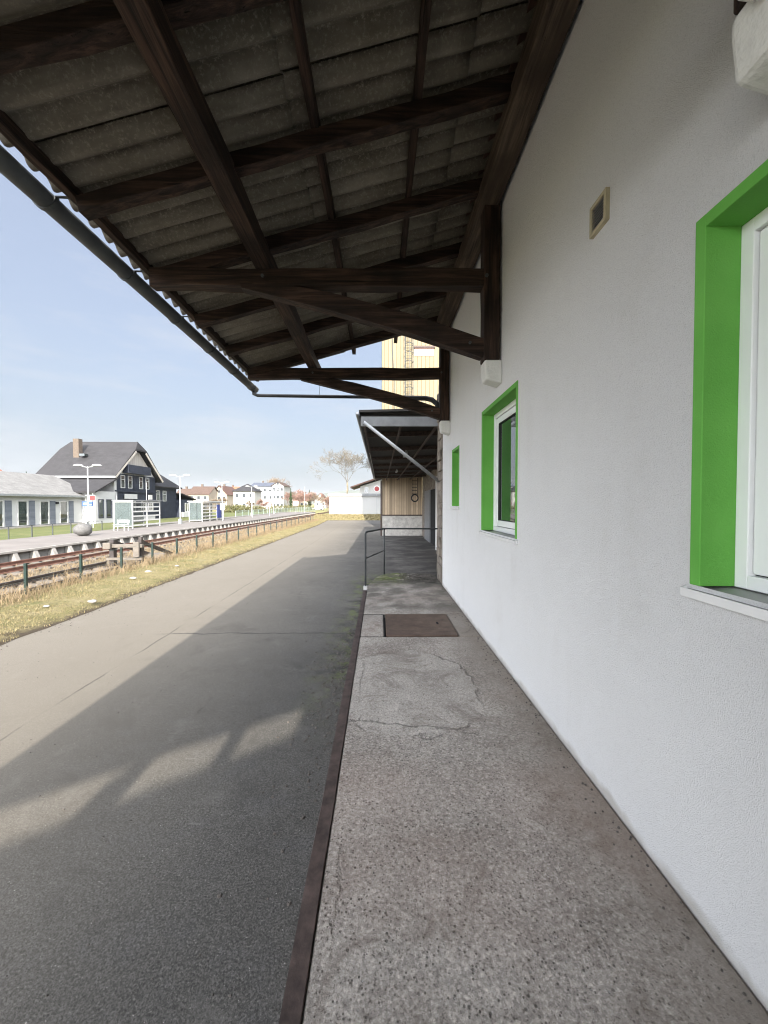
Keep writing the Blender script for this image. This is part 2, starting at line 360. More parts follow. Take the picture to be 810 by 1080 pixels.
M['green'] = mat_green()
M['pvc'] = simple('white_window_plastic', (0.82, 0.83, 0.83), 0.35, 0.02, 3)
M['gasket'] = simple('black_gasket', (0.02, 0.02, 0.02), 0.6)
def mat_glass():
    m = NM('window_glass'); m.col(m.mix((0.012, 0.02, 0.018), (0.03, 0.042, 0.036), m.ramp(m.noise(1.3, 2), [(0.4, 0), (0.6, 1)])))
    m.b.inputs['IOR'].default_value = 1.7
    m.b.inputs['Coat Weight'].default_value = 0.5; m.b.inputs['Coat Roughness'].default_value = 0.02
    return m.fin(0.03, 0, 0.8)
M['glass'] = mat_glass()
M['alu'] = simple('grey_aluminium', (0.34, 0.34, 0.33), 0.5, 0.1, 9, metal=0.3)
M['alu_edge'] = simple('pale_aluminium_edge', (0.66, 0.66, 0.65), 0.5, 0.05, 9)
M['corbel'] = simple('limewashed_concrete', (0.66, 0.66, 0.63), 0.9, 0.08, 12, 0.006, 45)
M['steel_brown'] = simple('brown_painted_steel', (0.066, 0.046, 0.040), 0.7, 0.5, 14, 0.001, 90, spec=0.4)
def mat_plate():
    m = NM('rusty_chequer_plate')
    X, Y, Z = m.xyz()[:3]
    c = m.ramp(m.noise(7, 6, 0.7), [(0.3, (0.085, 0.057, 0.044)), (0.6, (0.15, 0.106, 0.082)), (0.75, (0.215, 0.165, 0.135))])
    m.col(c); m.bump(m.voro(45, rnd=0.15), 0.003, 0.6); return m.fin(0.65, 0.2, 0.4)
M['plate'] = mat_plate()
M['zinc_dark'] = simple('weathered_dark_zinc', (0.055, 0.060, 0.062), 0.55, 0.35, 4, 0.001, 60, metal=0.2)
M['black_pipe'] = simple('black_pipe', (0.02, 0.021, 0.022), 0.4, 0.2, 4)
M['cable'] = simple('white_painted_cable', (0.55, 0.54, 0.50), 0.6)
M['beige'] = simple('beige_plastic', (0.42, 0.37, 0.25), 0.6, 0.1, 12)
M['dark'] = simple('dark_void', (0.012, 0.012, 0.012), 0.9)
M['galv'] = simple('galvanised_steel', (0.26, 0.275, 0.28), 0.45, 0.2, 12, metal=0.5)
M['rust'] = simple('rusty_rail_steel', (0.13, 0.062, 0.045), 0.75, 0.25, 6, 0.002, 60)
M['railtop'] = simple('dark_rail_steel', (0.05, 0.042, 0.040), 0.5, 0.25, 6, metal=0.3)
M['sleeper'] = simple('sleeper_concrete', (0.115, 0.10, 0.085), 0.9, 0.2, 5, 0.01, 20)
M['conc'] = simple('pale_concrete', (0.26, 0.245, 0.225), 0.9, 0.2, 2.0, 0.01, 25)
M['conc_dark'] = simple('dark_concrete_infill', (0.17, 0.165, 0.16), 0.9, 0.2, 2, 0.01, 25)  # plain darker concrete tone
M['pave'] = simple('platform_paving', (0.145, 0.130, 0.120), 0.9, 0.16, 1.0, 0.004, 14)
M['fence_green'] = simple('dark_green_steel', (0.007, 0.019, 0.015), 0.5, 0.2, 6)
M['wire'] = simple('fence_wire', (0.10, 0.12, 0.11), 0.5)
M['white_paint'] = simple('white_paint', (0.45, 0.45, 0.44), 0.5, 0.04, 3)
M['mast'] = simple('pale_grey_mast', (0.26, 0.27, 0.27), 0.5, 0.06, 3)
M['render_grey'] = simple('pale_grey_render', (0.41, 0.41, 0.405), 0.9, 0.08, 0.7, 0.004, 40)
M['render_white'] = simple('white_render', (0.29, 0.285, 0.27), 0.9, 0.05, 0.5)
M['render_cream'] = simple('cream_render', (0.27, 0.23, 0.185), 0.9, 0.06, 0.5)
M['render_pink'] = simple('rose_render', (0.58, 0.38, 0.33), 0.9, 0.06, 0.5)
M['shutter'] = mat_stripes('blue_grey_shutter', (0.14, 0.155, 0.185), 2, 14, 0.4)
M['roof_grey'] = mat_tiles('light_grey_roof', (0.165, 0.160, 0.153), 5.0)
M['slate'] = mat_tiles('dark_slate', (0.028, 0.0265, 0.028), 4.0)
M['slate_wall'] = mat_tiles('blue_black_slate_cladding', (0.026, 0.031, 0.046), 4.0)
M['tile_red'] = mat_tiles('weathered_red_tile', (0.095, 0.052, 0.040), 3.5)
M['tile_brown'] = mat_tiles('brown_tile', (0.08, 0.052, 0.040), 3.5)
M['tile_orange'] = mat_tiles('orange_tile', (0.26, 0.10, 0.055), 3.5)
M['tile_blue'] = mat_tiles('blue_grey_tile', (0.07, 0.078, 0.10), 3.5)
M['gable_wood'] = mat_stripes('weathered_gable_boards', (0.42, 0.39, 0.35), 1, 7, 0.4)
M['brick'] = simple('buff_brick', (0.095, 0.073, 0.056), 0.9, 0.2, 6, 0.01, 30)
M['yellow_clad'] = mat_stripes('yellow_ribbed_cladding', (0.18, 0.142, 0.078), 0, 2.6, 0.6, 0.6, 0.35)
M['planks'] = mat_stripes('beige_upright_planks', (0.50, 0.39, 0.27), 0, 5.2, 0.75, 0.85, 1.2)
M['block'] = simple('pitted_concrete_blockwork', (0.44, 0.42, 0.385), 0.92, 0.25, 4.5, 0.02, 14)
M['soffit'] = simple('sooty_sheet_metal', (0.028, 0.025, 0.023), 0.8, 0.3, 2)
M['grey_steel'] = simple('grey_painted_steel', (0.16, 0.165, 0.17), 0.5, 0.15, 5)
M['tube_steel'] = simple('pale_tube_steel', (0.30, 0.31, 0.32), 0.4, 0.15, 5, metal=0.3)
M['garage'] = simple('white_cladding', (0.32, 0.32, 0.315), 0.7, 0.03, 0.4)
M['bark'] = simple('pale_bark', (0.21, 0.18, 0.125), 0.9, 0.3, 3, 0.02, 20)
M['twig'] = simple('pale_twigs', (0.12, 0.105, 0.082), 0.9, 0.3, 3)
M['bark_dark'] = simple('dark_bark', (0.12, 0.09, 0.07), 0.9, 0.3, 3)
M['twig_red'] = simple('reddish_twigs', (0.18, 0.11, 0.088), 0.9, 0.3, 3)
M['twig_brown'] = simple('brown_twigs', (0.14, 0.105, 0.072), 0.9, 0.3, 3)
M['needle'] = mat_grass('dark_needles', [(0.3, (0.02, 0.035, 0.015)), (0.7, (0.05, 0.075, 0.03))])
M['hedge'] = mat_grass('hedge_leaves', [(0.3, (0.04, 0.055, 0.02)), (0.5, (0.10, 0.10, 0.04)), (0.7, (0.19, 0.15, 0.075))])
M['grass_dry'] = mat_grass('dry_grass_blades', [(0.3, (0.075, 0.080, 0.032)), (0.45, (0.165, 0.138, 0.068)), (0.65, (0.25, 0.205, 0.115))])
M['straw'] = mat_grass('straw_stalks', [(0.3, (0.12, 0.085, 0.05)), (0.7, (0.26, 0.20, 0.125))])
M['stone'] = simple('grey_granite', (0.095, 0.092, 0.09), 0.85, 0.25, 7, 0.02, 25)
M['white_stone'] = simple('white_limestone', (0.22, 0.21, 0.195), 0.9, 0.15, 12, 0.01, 40)
M['blue'] = simple('dark_blue_panel', (0.02, 0.035, 0.16), 0.5)
M['blue_sign'] = simple('blue_enamel', (0.05, 0.09, 0.22), 0.5)
M['red'] = simple('red_enamel', (0.22, 0.035, 0.035), 0.5)
M['shelter_glass'] = simple('greenish_safety_glass', (0.11, 0.135, 0.135), 0.1, 0.1, 2)
M['shelter_glass'].node_tree.nodes['Principled BSDF'].inputs['Alpha'].default_value = 0.5
M['grit'] = simple('grit_stone', (0.085, 0.075, 0.066), 0.9, 0.55, 25)
M['hill'] = simple('wooded_hill', (0.10, 0.11, 0.085), 1.0, 0.3, 0.01)
M['carpaint'] = simple('white_car_paint', (0.75, 0.76, 0.77), 0.3, 0.02)
M['teal_fence'] = simple('pale_green_mesh_fence', (0.28, 0.36, 0.33), 0.6)

# ------------------------------------------------------------ mesh helpers
class MB:
    def __init__(s): s.v = []; s.f = []
    def quad(s, *p):
        i = len(s.v); s.v += [tuple(q) for q in p]; s.f.append(tuple(range(i, i + len(p)))); return s
    def box(s, x0, x1, y0, y1, z0, z1):
        i = len(s.v)
        s.v += [(x0, y0, z0), (x1, y0, z0), (x1, y1, z0), (x0, y1, z0), (x0, y0, z1), (x1, y0, z1), (x1, y1, z1), (x0, y1, z1)]
        s.f += [tuple(i + k for k in q) for q in ((0, 3, 2, 1), (4, 5, 6, 7), (0, 1, 5, 4), (1, 2, 6, 5), (2, 3, 7, 6), (3, 0, 4, 7))]
        return s
    def beam(s, a, b, w, h, up=(0, 0, 1), cuts=0, wob=0):
        a = Vector(a); b = Vector(b); d = (b - a).normalized(); u = Vector(up)
        side = d.cross(u).normalized(); u = side.cross(d).normalized()
        n = cuts + 2; rings = []
        for k in range(n):
            t = k / (n - 1); c = a.lerp(b, t)
            if wob: c = c + side * random.uniform(-wob, wob) + u * random.uniform(-wob, wob)
            r = []
            for sx, sy in ((-1, -1), (1, -1), (1, 1), (-1, 1)):
                p = c + side * (sx * w / 2 + (random.uniform(-wob, wob) if wob else 0)) + u * (sy * h / 2 + (random.uniform(-wob, wob) if wob else 0))
                r.append(len(s.v)); s.v.append(tuple(p))
            rings.append(r)
        for p, q in zip(rings, rings[1:]):
            for k in range(4): s.f.append((p[k], p[(k + 1) % 4], q[(k + 1) % 4], q[k]))
        s.f.append(tuple(reversed(rings[0]))); s.f.append(tuple(rings[-1])); return s
    def tube(s, pts, rad, n=10, cap=True):
        pts = [Vector(p) for p in pts]; rs = rad if isinstance(rad, (list, tuple)) else [rad] * len(pts)
        prev = None; last = None
        for k, p in enumerate(pts):
            d = (pts[min(k + 1, len(pts) - 1)] - pts[max(k - 1, 0)]).normalized()
            if last is None:
                a = Vector((0, 0, 1)) if abs(d.z) < 0.9 else Vector((1, 0, 0)); u = d.cross(a).normalized()
            else:
                u = (last - d * last.dot(d)).normalized()
            last = u; v = d.cross(u)
            ring = []
            for j in range(n):
                t = 2 * math.pi * j / n; ring.append(len(s.v)); s.v.append(tuple(p + (u * math.cos(t) + v * math.sin(t)) * rs[k]))
            if prev:
                for j in range(n): s.f.append((prev[j], prev[(j + 1) % n], ring[(j + 1) % n], ring[j]))
            elif cap: s.f.append(tuple(reversed(ring)))
            prev = ring
        if cap: s.f.append(tuple(prev))
        return s
    def prism(s, poly, axis, a, b):
        """poly of 2-D points in the plane normal to axis, extruded from a to b"""
        n = len(poly); i = len(s.v)
        for t in (a, b):
            for p, q in poly:
                s.v.append({0: (t, p, q), 1: (p, t, q), 2: (p, q, t)}[axis])
        s.f.append(tuple(i + k for k in range(n))); s.f.append(tuple(i + n + k for k in reversed(range(n))))
        for k in range(n): s.f.append((i + k, i + n + k, i + n + (k + 1) % n, i + (k + 1) % n))
        return s
    def parts(s, name, mat, parent=None, **k):
        """one mesh object per connected piece"""
        root = list(range(len(s.v)))
        def fd(a):
            while root[a] != a: root[a] = root[root[a]]; a = root[a]
            return a
        for f in s.f:
            for q in f[1:]: root[fd(q)] = fd(f[0])
        gs_ = {}
        for f in s.f: gs_.setdefault(fd(f[0]), []).append(f)
        for fs in gs_.values():
            m = MB(); ix = {}
            for f in fs:
                for q in f:
                    if q not in ix: ix[q] = len(m.v); m.v.append(s.v[q])
                m.f.append(tuple(ix[q] for q in f))
            m.build(name, mat, parent, **k)
    def build(s, name, mat, parent=None, smooth=False, bevel=0.0, recalc=True):
        off = wloc(parent) if parent is not None else Vector((0, 0, 0))
        me = bpy.data.meshes.new(name)
        me.from_pydata([(x - off.x, y - off.y, z - off.z) for x, y, z in s.v], [], s.f)
        me.materials.append(M[mat] if isinstance(mat, str) else mat)
        if recalc:
            import bmesh
            bm = bmesh.new(); bm.from_mesh(me); bmesh.ops.recalc_face_normals(bm, faces=bm.faces); bm.to_mesh(me); bm.free()
        if smooth:
            for p in me.polygons: p.use_smooth = True
        o = bpy.data.objects.new(name, me); COL.objects.link(o)
        if parent is not None: o.parent = parent; LOC[o.name] = off
        if bevel:
            b = o.modifiers.new('bevel', 'BEVEL'); b.width = bevel; b.segments = 2; b.limit_method = 'ANGLE'
        return o
LOC = {}
def wloc(o):
    if o.name in LOC: return LOC[o.name]
    return Vector(o.location)
def tag(o, label=None, cat=None, group=None, kind=None):
    if label: o['label'] = label
    if cat: o['category'] = cat
    if group: o['group'] = group
    if kind: o['kind'] = kind
    return o
def thing(name, label, cat, loc=(0, 0, 0), group=None):
    o = bpy.data.objects.new(name, None); COL.objects.link(o); o.location = loc; o.empty_display_size = 0.3
    LOC[o.name] = Vector(loc)
    return tag(o, label, cat, group)
def clone(root, loc, label, rotz=0, scale=1.0):
    def rec(o, parent):
        c = o.copy(); COL.objects.link(c)
        if parent is not None: c.parent = parent
        for ch in o.children: rec(ch, c)
        return c
    kids = list(root.children)
    r = rec(root, None)
    r.location = loc; r.rotation_euler = (0, 0, rotz); r.scale = (scale,) * 3; r['label'] = label
    return r

# ============================================================ THE SETTING
def sheet(name, pts, z, mat, kind='structure'):
    b = MB(); b.quad(*[(x, y, z) for x, y in pts]); o = b.build(name, mat, recalc=False); return tag(o, kind=kind)
sheet('ground', [(-3000, -3000), (3000, -3000), (3000, 4000), (-3000, 4000)], -0.012, 'ground')
sheet('road', [(-6.95, -40), (-0.26, -40), (12, -40), (12, 57.5), (-1, 60), (-6, 60.5), (-8.3, 59), (-8.0, 45), (-7.3, 25), (-7.0, 10)], 0.0, 'asphalt')
sheet('track_bed', [(-15.7, -40), (-9.7, -40), (-9.5, 18), (-9.5, 40), (-10, 70), (-12.6, 420), (-15.7, 420)], -0.006, 'ballast')
# verge: a low, uneven strip
def road_edge(y): return -6.95 - max(0, y - 10) * 0.012 - (0.5 * max(0, (y - 45) / 14) if y > 45 else 0)
vb = MB(); nx, ny = 14, 260
for j in range(ny + 1):
    y = -20 + j * 80 / ny
    xa = road_edge(y); xb = -9.75 - 0.002 * y
    for i in range(nx + 1):
        t = i / nx; x = xa + (xb - xa) * t
        z = 0.01 + 0.13 * math.sin(min(1, t * 1.5) * math.pi * 0.5) + 0.05 * mnoise.noise(Vector((x * 1.7, y * 1.7, 0))) * min(1, t * 5)
        if i == 0: x += 0.10 * mnoise.noise(Vector((0, y * 1.8, 3))); z = 0.004
        vb.v.append((x, y, z))
for j in range(ny):
    for i in range(nx):
        a = j * (nx + 1) + i; vb.f.append((a, a + 1, a + nx + 2, a + nx + 1))
tag(vb.build('verge', 'verge', smooth=True), kind='structure')
# grass bank at the end of the road
bb = MB(); nb = 60
for j in range(9):
    for i in range(nb + 1):
        x = -11 + i * 24 / nb; y = 58.8 + j * 0.75 + 0.35 * mnoise.noise(Vector((x * 0.7, 0, 1)))
        z = -0.01 + 0.72 * math.sin(min(1, j / 5) * math.pi / 2) + 0.06 * mnoise.noise(Vector((x * 2, y * 2, 0)))
        if i == 0: z = -0.01
        bb.v.append((x, y, z if j else -0.01))
for j in range(8):
    for i in range(nb):
        a = j * (nb + 1) + i; bb.f.append((a, a + 1, a + nb + 2, a + nb + 1))
tag(bb.build('grass_bank', 'verge', smooth=True), kind='structure')
# plateau behind the bank
tag(MB().box(-11, 40, 64.8, 130, -0.02, 0.62).build('terrace_ground', 'ground'), kind='structure')
# station platform with its row of concrete supports
PZ = 0.55
pb = MB(); pb.box(-21.2, -15.93, -10, 95, PZ - 0.14, PZ)
pf = tag(pb.build('station_platform', 'pave'), kind='structure')
fb = MB(); fb.box(-16.3, -16.05, -10, 95, -0.01, PZ - 0.145)
fb.build('platform_infill', 'conc_dark', pf)
cb = MB(); cb.box(-15.93, -15.84, -10, 95, PZ - 0.10, PZ + 0.004)
cb.build('platform_coping', 'conc', pf, bevel=0.01)
y = 2.0
while y < 94:
    MB().prism([(-16.04, -0.01), (-15.66, -0.01), (-15.86, PZ - 0.105), (-16.04, PZ - 0.145)], 1, y, y + 0.2).build('platform_support', 'conc', pf); y += 0.98
sheet('lawn', [(-34, -10), (-21.2, -10), (-21.2, 95), (-34, 95)], PZ - 0.05, 'lawn')
tag(MB().box(-90, -34.01, -10, 95, -0.02, PZ - 0.06).build('station_yard', 'lawn'), kind='structure')
tag(MB().box(-23.6, -21.9, 36, 95, PZ - 0.045, PZ - 0.02).build('gravel_path', 'pave'), kind='structure')
# hills far off
def hill(x0, x1, y, zmax, seed, yd=300):
    b = MB(); n = 80
    for k in range(n + 1):
        t = k / n; x = x0 + (x1 - x0) * t
        e = math.sin(math.pi * t) ** 0.6
        h = zmax * e * (0.75 + 0.35 * mnoise.noise(Vector((t * 4, seed, 0))) + 0.04 * mnoise.noise(Vector((t * 60, seed, 0))))
        b.v += [(x, y, -2), (x, y + yd * 0.5, max(-1, h)), (x, y + yd, -2)]
    for k in range(n):
        a = 3 * k; b.f += [(a, a + 3, a + 4, a + 1), (a + 1, a + 4, a + 5, a + 2)]
    tag(b.build('hill', 'hill', smooth=True), kind='structure')
hill(-560, 500, 1700, 78, 2.0); hill(-1900, -300, 2300, 60, 5.0); hill(100, 1800, 1900, 90, 9.0)

# ============================================================ GOODS SHED
WX = 1.15                                     # outer face of the white wall
shed = thing('goods_shed', 'white roughcast goods shed with green framed windows and dark timber canopy', 'building', (1.15, 0, 0))
wins = [(0.30, 1.407, EYE - 0.298, EYE + 1.02), (3.21, 4.35, EYE - 0.30, EYE + 1.03), (5.58, 6.14, EYE - 0.04, EYE + 0.85)]
ys = sorted({-24.0, -8.3, 7.06} | {a for w_ in wins for a in w_[:2]}); zs = sorted({-0.01, 5.78} | {a for w_ in wins for a in w_[2:]})
wb = MB()
for xf in (WX, WX + 0.3):
    for y0, y1 in zip(ys, ys[1:]):
        for z0, z1 in zip(zs, zs[1:]):
            if any(a - 1e-6 <= y0 and y1 <= b + 1e-6 and c - 1e-6 <= z0 and z1 <= d + 1e-6 for a, b, c, d in wins): continue
            q = [(xf, y0, z0), (xf, y0, z1), (xf, y1, z1), (xf, y1, z0)]
            if xf > WX: q.reverse()
            wb.quad(*q)
wb.quad((WX, 7.06, -.01), (WX, 7.06, 5.78), (WX + .3, 7.06, 5.78), (WX + .3, 7.06, -.01))
wall = wb.build('wall', 'stucco', shed, recalc=False)
# gable end and hidden far side, rubble stone beyond the insulated front
gb = MB(); gb.prism([(1.46, 0), (9.6, 0), (9.6, 5.6), (5.5, 8.0), (1.46, 5.75)], 1, 6.75, 7.05); gb.prism([(1.46, 0), (9.6, 0), (9.6, 5.6), (5.5, 8.0), (1.46, 5.75)], 1, -24, -23.7); gb.box(9.3, 9.6, -23.7, 6.75, 0, 5.55)
gb.build('gable_wall', 'masonry', shed)
rb = MB()
rb.prism([(0.95, 5.78), (5.5, 8.35), (10.1, 5.78), (10.1, 5.9), (5.5, 8.5), (0.95, 5.9)], 1, -24.3, 7.4)
rb.build('main_roof', 'tile_red', shed)
mb = MB(); random.seed(11); z = 0.0
while z < 5.1:
    h = random.uniform(0.10, 0.24); y = 7.065
    while y < 7.80:
        L = random.uniform(0.14, 0.42); y1 = min(7.85, y + L)
        if 7.85 - y1 < 0.08: y1 = 7.85
        px = random.uniform(-0.03, 0.022)
        mb.box(WX + 0.025 + px, 1.6, y + 0.008, y1 - 0.008 + random.uniform(-.02, .02) * (y1 > 7.8), z + 0.008, z + h - 0.008); y = y1
    z += h
mb.box(WX + 0.06, 1.6, 7.065, 7.84, 0, z - 0.02)
mb.build('stone_pier', 'masonry', shed, bevel=0.012)

for k, (y0, y1, z0, z1) in enumerate(wins):
    bw = 0.045
    # frame (outer plastic frame plus sash)
    fx = WX + 0.122
    fr = MB(); a0, a1, c0, c1 = y0 + bw, y1 - bw, z0, z1 - bw
    ow = 0.048 if k < 2 else 0.035
    def ring(b, x0, x1, a0, a1, c0, c1, wd):
        b.box(x0, x1, a0, a0 + wd, c0, c1); b.box(x0, x1, a1 - wd, a1, c0, c1)
        b.box(x0, x1, a0 + wd, a1 - wd, c0, c0 + wd); b.box(x0, x1, a0 + wd, a1 - wd, c1 - wd, c1)
    ring(fr, fx, fx + 0.06, a0, a1, c0, c1, ow)
    f = fr.build('window', 'pvc', shed, bevel=0.003)
    sh = MB(); g = 0.006; sw = 0.062 if k < 2 else 0.04
    ring(sh, fx + 0.012, fx + 0.055, a0 + ow + g, a1 - ow - g, c0 + ow + g, c1 - ow - g, sw)
    sh.build('sash', 'pvc', f, bevel=0.006)
    gk = MB(); i0 = ow + g + sw
    ring(gk, fx + 0.018, fx + 0.05, a0 + i0, a1 - i0, c0 + i0, c1 - i0, 0.006)
    gk.build('gasket', 'gasket', f)
    sl_ = MB(); ring(sl_, fx + 0.03, fx + 0.058, a0 + ow, a1 - ow, c0 + ow, c1 - ow, g); sl_.build('rebate', 'gasket', f)
    MB().box(fx + 0.035, fx + 0.041, a0 + i0 + .006, a1 - i0 - .006, c0 + i0 + .006, c1 - i0 - .006).build('pane', 'glass', f)
    gr = MB()
    for (p0, p1) in ((y0, y0 + bw), (y1 - bw, y1)): gr.box(WX - 0.004, fx + .01, p0, p1, z0, z1)
    gr.box(WX - 0.004, fx + .01, y0 + bw, y1 - bw, z1 - bw, z1)
    gr.build('reveal', 'green', f, bevel=0.003)
    sl2 = MB(); e = 0.006
    sl2.prism([(WX - 0.020, z0 - 0.026), (fx + 0.01, z0 - 0.010), (fx + 0.01, z0 - 0.004), (WX - 0.020, z0 - 0.018)], 1, y0 - e + 0.004, y1 + e - 0.004)
    s = sl2.build('sill', 'alu', f)
    en = MB(); en.box(WX - 0.024, WX - 0.0205, y0 - e, y1 + e, z0 - 0.045, z0 - 0.014)
    for yy in (y0 - e - 0.012, y1 + e): en.prism([(WX - 0.024, z0 - 0.045), (WX - 0.002, z0 - 0.045), (WX - .002, z0 - 0.006), (WX - 0.024, z0 - 0.014)], 1, yy, yy + 0.012)
    en.box(WX - 0.019, WX - 0.002, y0 - e + 0.005, y1 + e - 0.005, z0 - 0.044, z0 - 0.029)
    en.build('sill_edge', 'alu_edge', f)
# vent grille on the wall
vg = MB(); vy0, vy1, vz0, vz1 = 1.945, 2.095, EYE + 1.425, EYE + 1.585
for q in ((vy0, vy0 + .02, vz0, vz1), (vy1 - .02, vy1, vz0, vz1), (vy0 + .02, vy1 - .02, vz0, vz0 + .02), (vy0 + .02, vy1 - .02, vz1 - .02, vz1)): vg.box(WX - 0.022, WX + .004, *q)
v = vg.build('vent_grille', 'beige', shed, bevel=0.003)
lv = MB()
for k in range(8):
    z = vz0 + 0.025 + k * 0.0145; lv.prism([(WX - 0.018, z), (WX - 0.002, z + 0.012), (WX - 0.002, z + 0.014), (WX - 0.018, z + 0.003)], 1, vy0 + .02, vy1 - .02)
lv.build('louvre', 'alu', v); MB().box(WX - 0.0015, WX - 0.0005, vy0 + .02, vy1 - .02, vz0 + .02, vz1 - .02).build('dark_backing', 'dark', v)

# ------------------------------------------------ canopy
SL = 0.28
def raft(x): return EYE + 2.36 + SL * (x + 1.1)      # rafter underside height at x
def corr_sheet(y0, y1, name, parent):
    b = MB(); PI2 = 2 * math.pi; pitch = 0.177; cover = 5 * pitch
    rows = [(-2.312, -0.62, 0.0), (-0.78, 0.62, 0.014), (0.46, 1.22, 0.028)]
    ns = int(math.ceil((y1 - y0) / cover))
    for r, (xa, xb, dz) in enumerate(rows):
        for k in range(ns):
            ya = y0 + k * cover; yb = min(y1, ya + cover + 0.045)
            n = int((yb - ya) / pitch * 12); base = len(b.v); m = 10
            jig = random.uniform(-0.012, 0.012)
            for i in range(n + 1):
                y = ya + (yb - ya) * i / n; t = (y - y0) / pitch
                for j in range(m + 1):
                    x = xa + (xb - xa) * j / m + (jig if r == 0 and j == 0 else 0)
                    z = raft(x) + 0.12 + 0.05 + 0.048 + dz + 0.032 * math.cos(PI2 * t) + (0.016 if i > n - 6 else 0)
                    z += 0.004 * mnoise.noise(Vector((x * 3, y * 3, k)))
                    if j == 0 and r == 0: x += 0.008 * mnoise.noise(Vector((y * 30, 0, k)))
                    b.v.append((x, y, z))
            for i in range(n):
                for j in range(m):
                    a = base + i * (m + 1) + j; b.f.append((a, a + m + 1, a + m + 2, a + 1))
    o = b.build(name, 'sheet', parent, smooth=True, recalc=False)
    s = o.modifiers.new('thick', 'SOLIDIFY'); s.thickness = 0.007; s.offset = 1
    return o
random.seed(3)
def canopy(y0, y1, brackets, rafters, detail=True):
    c = corr_sheet(y0, y1, 'canopy', shed)
    # corbels, posts, ties, struts
    for y in brackets:
        jy = 0
        MB().beam((1.055, y, EYE + 1.36), (1.055, y, EYE + 2.80), 0.15, 0.15, (1, 0, 0), 5, 0.003).build('post', 'wood_z', c, bevel=0.008)
        MB().beam((1.125, y, EYE + 2.14), (-2.16, y, EYE + 2.125), 0.13, 0.165, (0, 0, 1), 8, 0.0065).build('tie_beam', 'wood_x', c, bevel=0.008)
        # strut with its slightly cranked outline
        st = MB(); P = [(1.0, 1.47), (0.3, 1.70), (-0.45, 1.90), (-1.30, 2.085)]
        pts = [Vector((p, y, EYE + q)) for p, q in P]
        rings = []
        for i, p in enumerate(pts):
            d = (pts[min(i + 1, 3)] - pts[max(i - 1, 0)]).normalized(); n_ = Vector((-d.z, 0, d.x)) * (-1)
            th = (0.085, 0.088, 0.082, 0.055)[i]; r_ = []
            for sy, sn in ((-1, -1), (1, -1), (1, 1), (-1, 1)):
                r_.append(len(st.v)); st.v.append(tuple(p + Vector((0, sy * 0.058, 0)) + n_ * sn * th))
            rings.append(r_)
        for p_, q_ in zip(rings, rings[1:]):
            for k in range(4): st.f.append((p_[k], p_[(k + 1) % 4], q_[(k + 1) % 4], q_[k]))
        st.f += [tuple(rings[0]), tuple(reversed(rings[-1]))]
        st.build('strut', 'wood_x', c, bevel=0.007)
        cb = MB(); cb.prism([(WX + .002, 1.13), (1.00, 1.175), (0.985, 1.30), (0.985, 1.358), (WX + .002, 1.358)], 1, y - 0.085, y + 0.085)
        cb.v = [(a, b_, c_ + EYE) for a, b_, c_ in cb.v]
        cb.build('corbel', 'corbel', c, bevel=0.018)
        bt = MB(); bt.tube([(1.0, y - .072, EYE + 2.14), (1.0, y - 0.087, EYE + 2.14)], 0.018, 6); bt.tube([(0.85, y - .058, EYE + 1.52), (0.85, y - 0.075, EYE + 1.52)], 0.014, 6)
        bt.tube([(-1.1, y - .065, EYE + 2.13), (-1.1, y - 0.08, EYE + 2.13)], 0.016, 6)
        bt.parts('bolt', 'zinc_dark', c)
    for y in rafters:
        b = MB(); xa, xb = -2.15, 1.13; cz = 0.06
        b.beam((xa, y, raft(xa) + cz), (xb, y, raft(xb) + cz), 0.095, 0.12, (0, 0, 1), 9, 0.0065)
        b.build('rafter', 'wood_x', c, bevel=0.006)
    MB().beam((-1.11, y0 - (.9 if detail else -.15), EYE + 2.315), (-1.11, y1 - .12, EYE + 2.315), 0.15, 0.175, (0, 0, 1), 22, 0.0065).build('purlin', 'wood_y', c, bevel=0.008)
    MB().beam((1.02, y0 + .1, EYE + 2.885), (1.02, y1 - .1, EYE + 2.885), 0.19, 0.165, (0, 0, 1), 22, 0.0065).build('wall_plate', 'wood_lite', c, bevel=0.008)
    MB().beam((-1.245, y0 + .1, raft(-1.245) + .128 - .01), (-1.245, y1 - .1, raft(-1.245) + .128 - .01), 0.07, 0.06, (0, 0, 1), 16, 0.003).build('batten', 'wood_y', c, bevel=0.004)
    for x in (-2.19, -0.46, 0.27, 1.02):
        z = raft(x) + 0.12 + 0.040
        MB().beam((x, y0 - -.05, z), (x, y1 - .05, z), 0.06, 0.084, (0, 0, 1), 26, 0.005).build('batten', 'wood_y', c, bevel=0.004)
    if detail:  # unseen boards added across the gap to break up the sun patches
        MB().box(-1.24, -1.02, y0 - .95, y0 - .02, EYE + 2.40, EYE + 2.44).build('gap_shade_board', 'wood_y', c)
        MB().box(-0.28, -0.12, y0 - .95, y0 - .02, raft(-.2) + .2, raft(-.2) + .235).build('gap_shade_board', 'wood_y', c)
        b = MB(); b.prism([(0.50, raft(.5) + .22), (1.14, raft(1.14) + .22), (1.14, raft(1.14) + .26), (0.50, raft(.5) + .26)], 1, y0 - .95, y0 - .02); b.build('gap_shade_panel', 'wood_y', c)
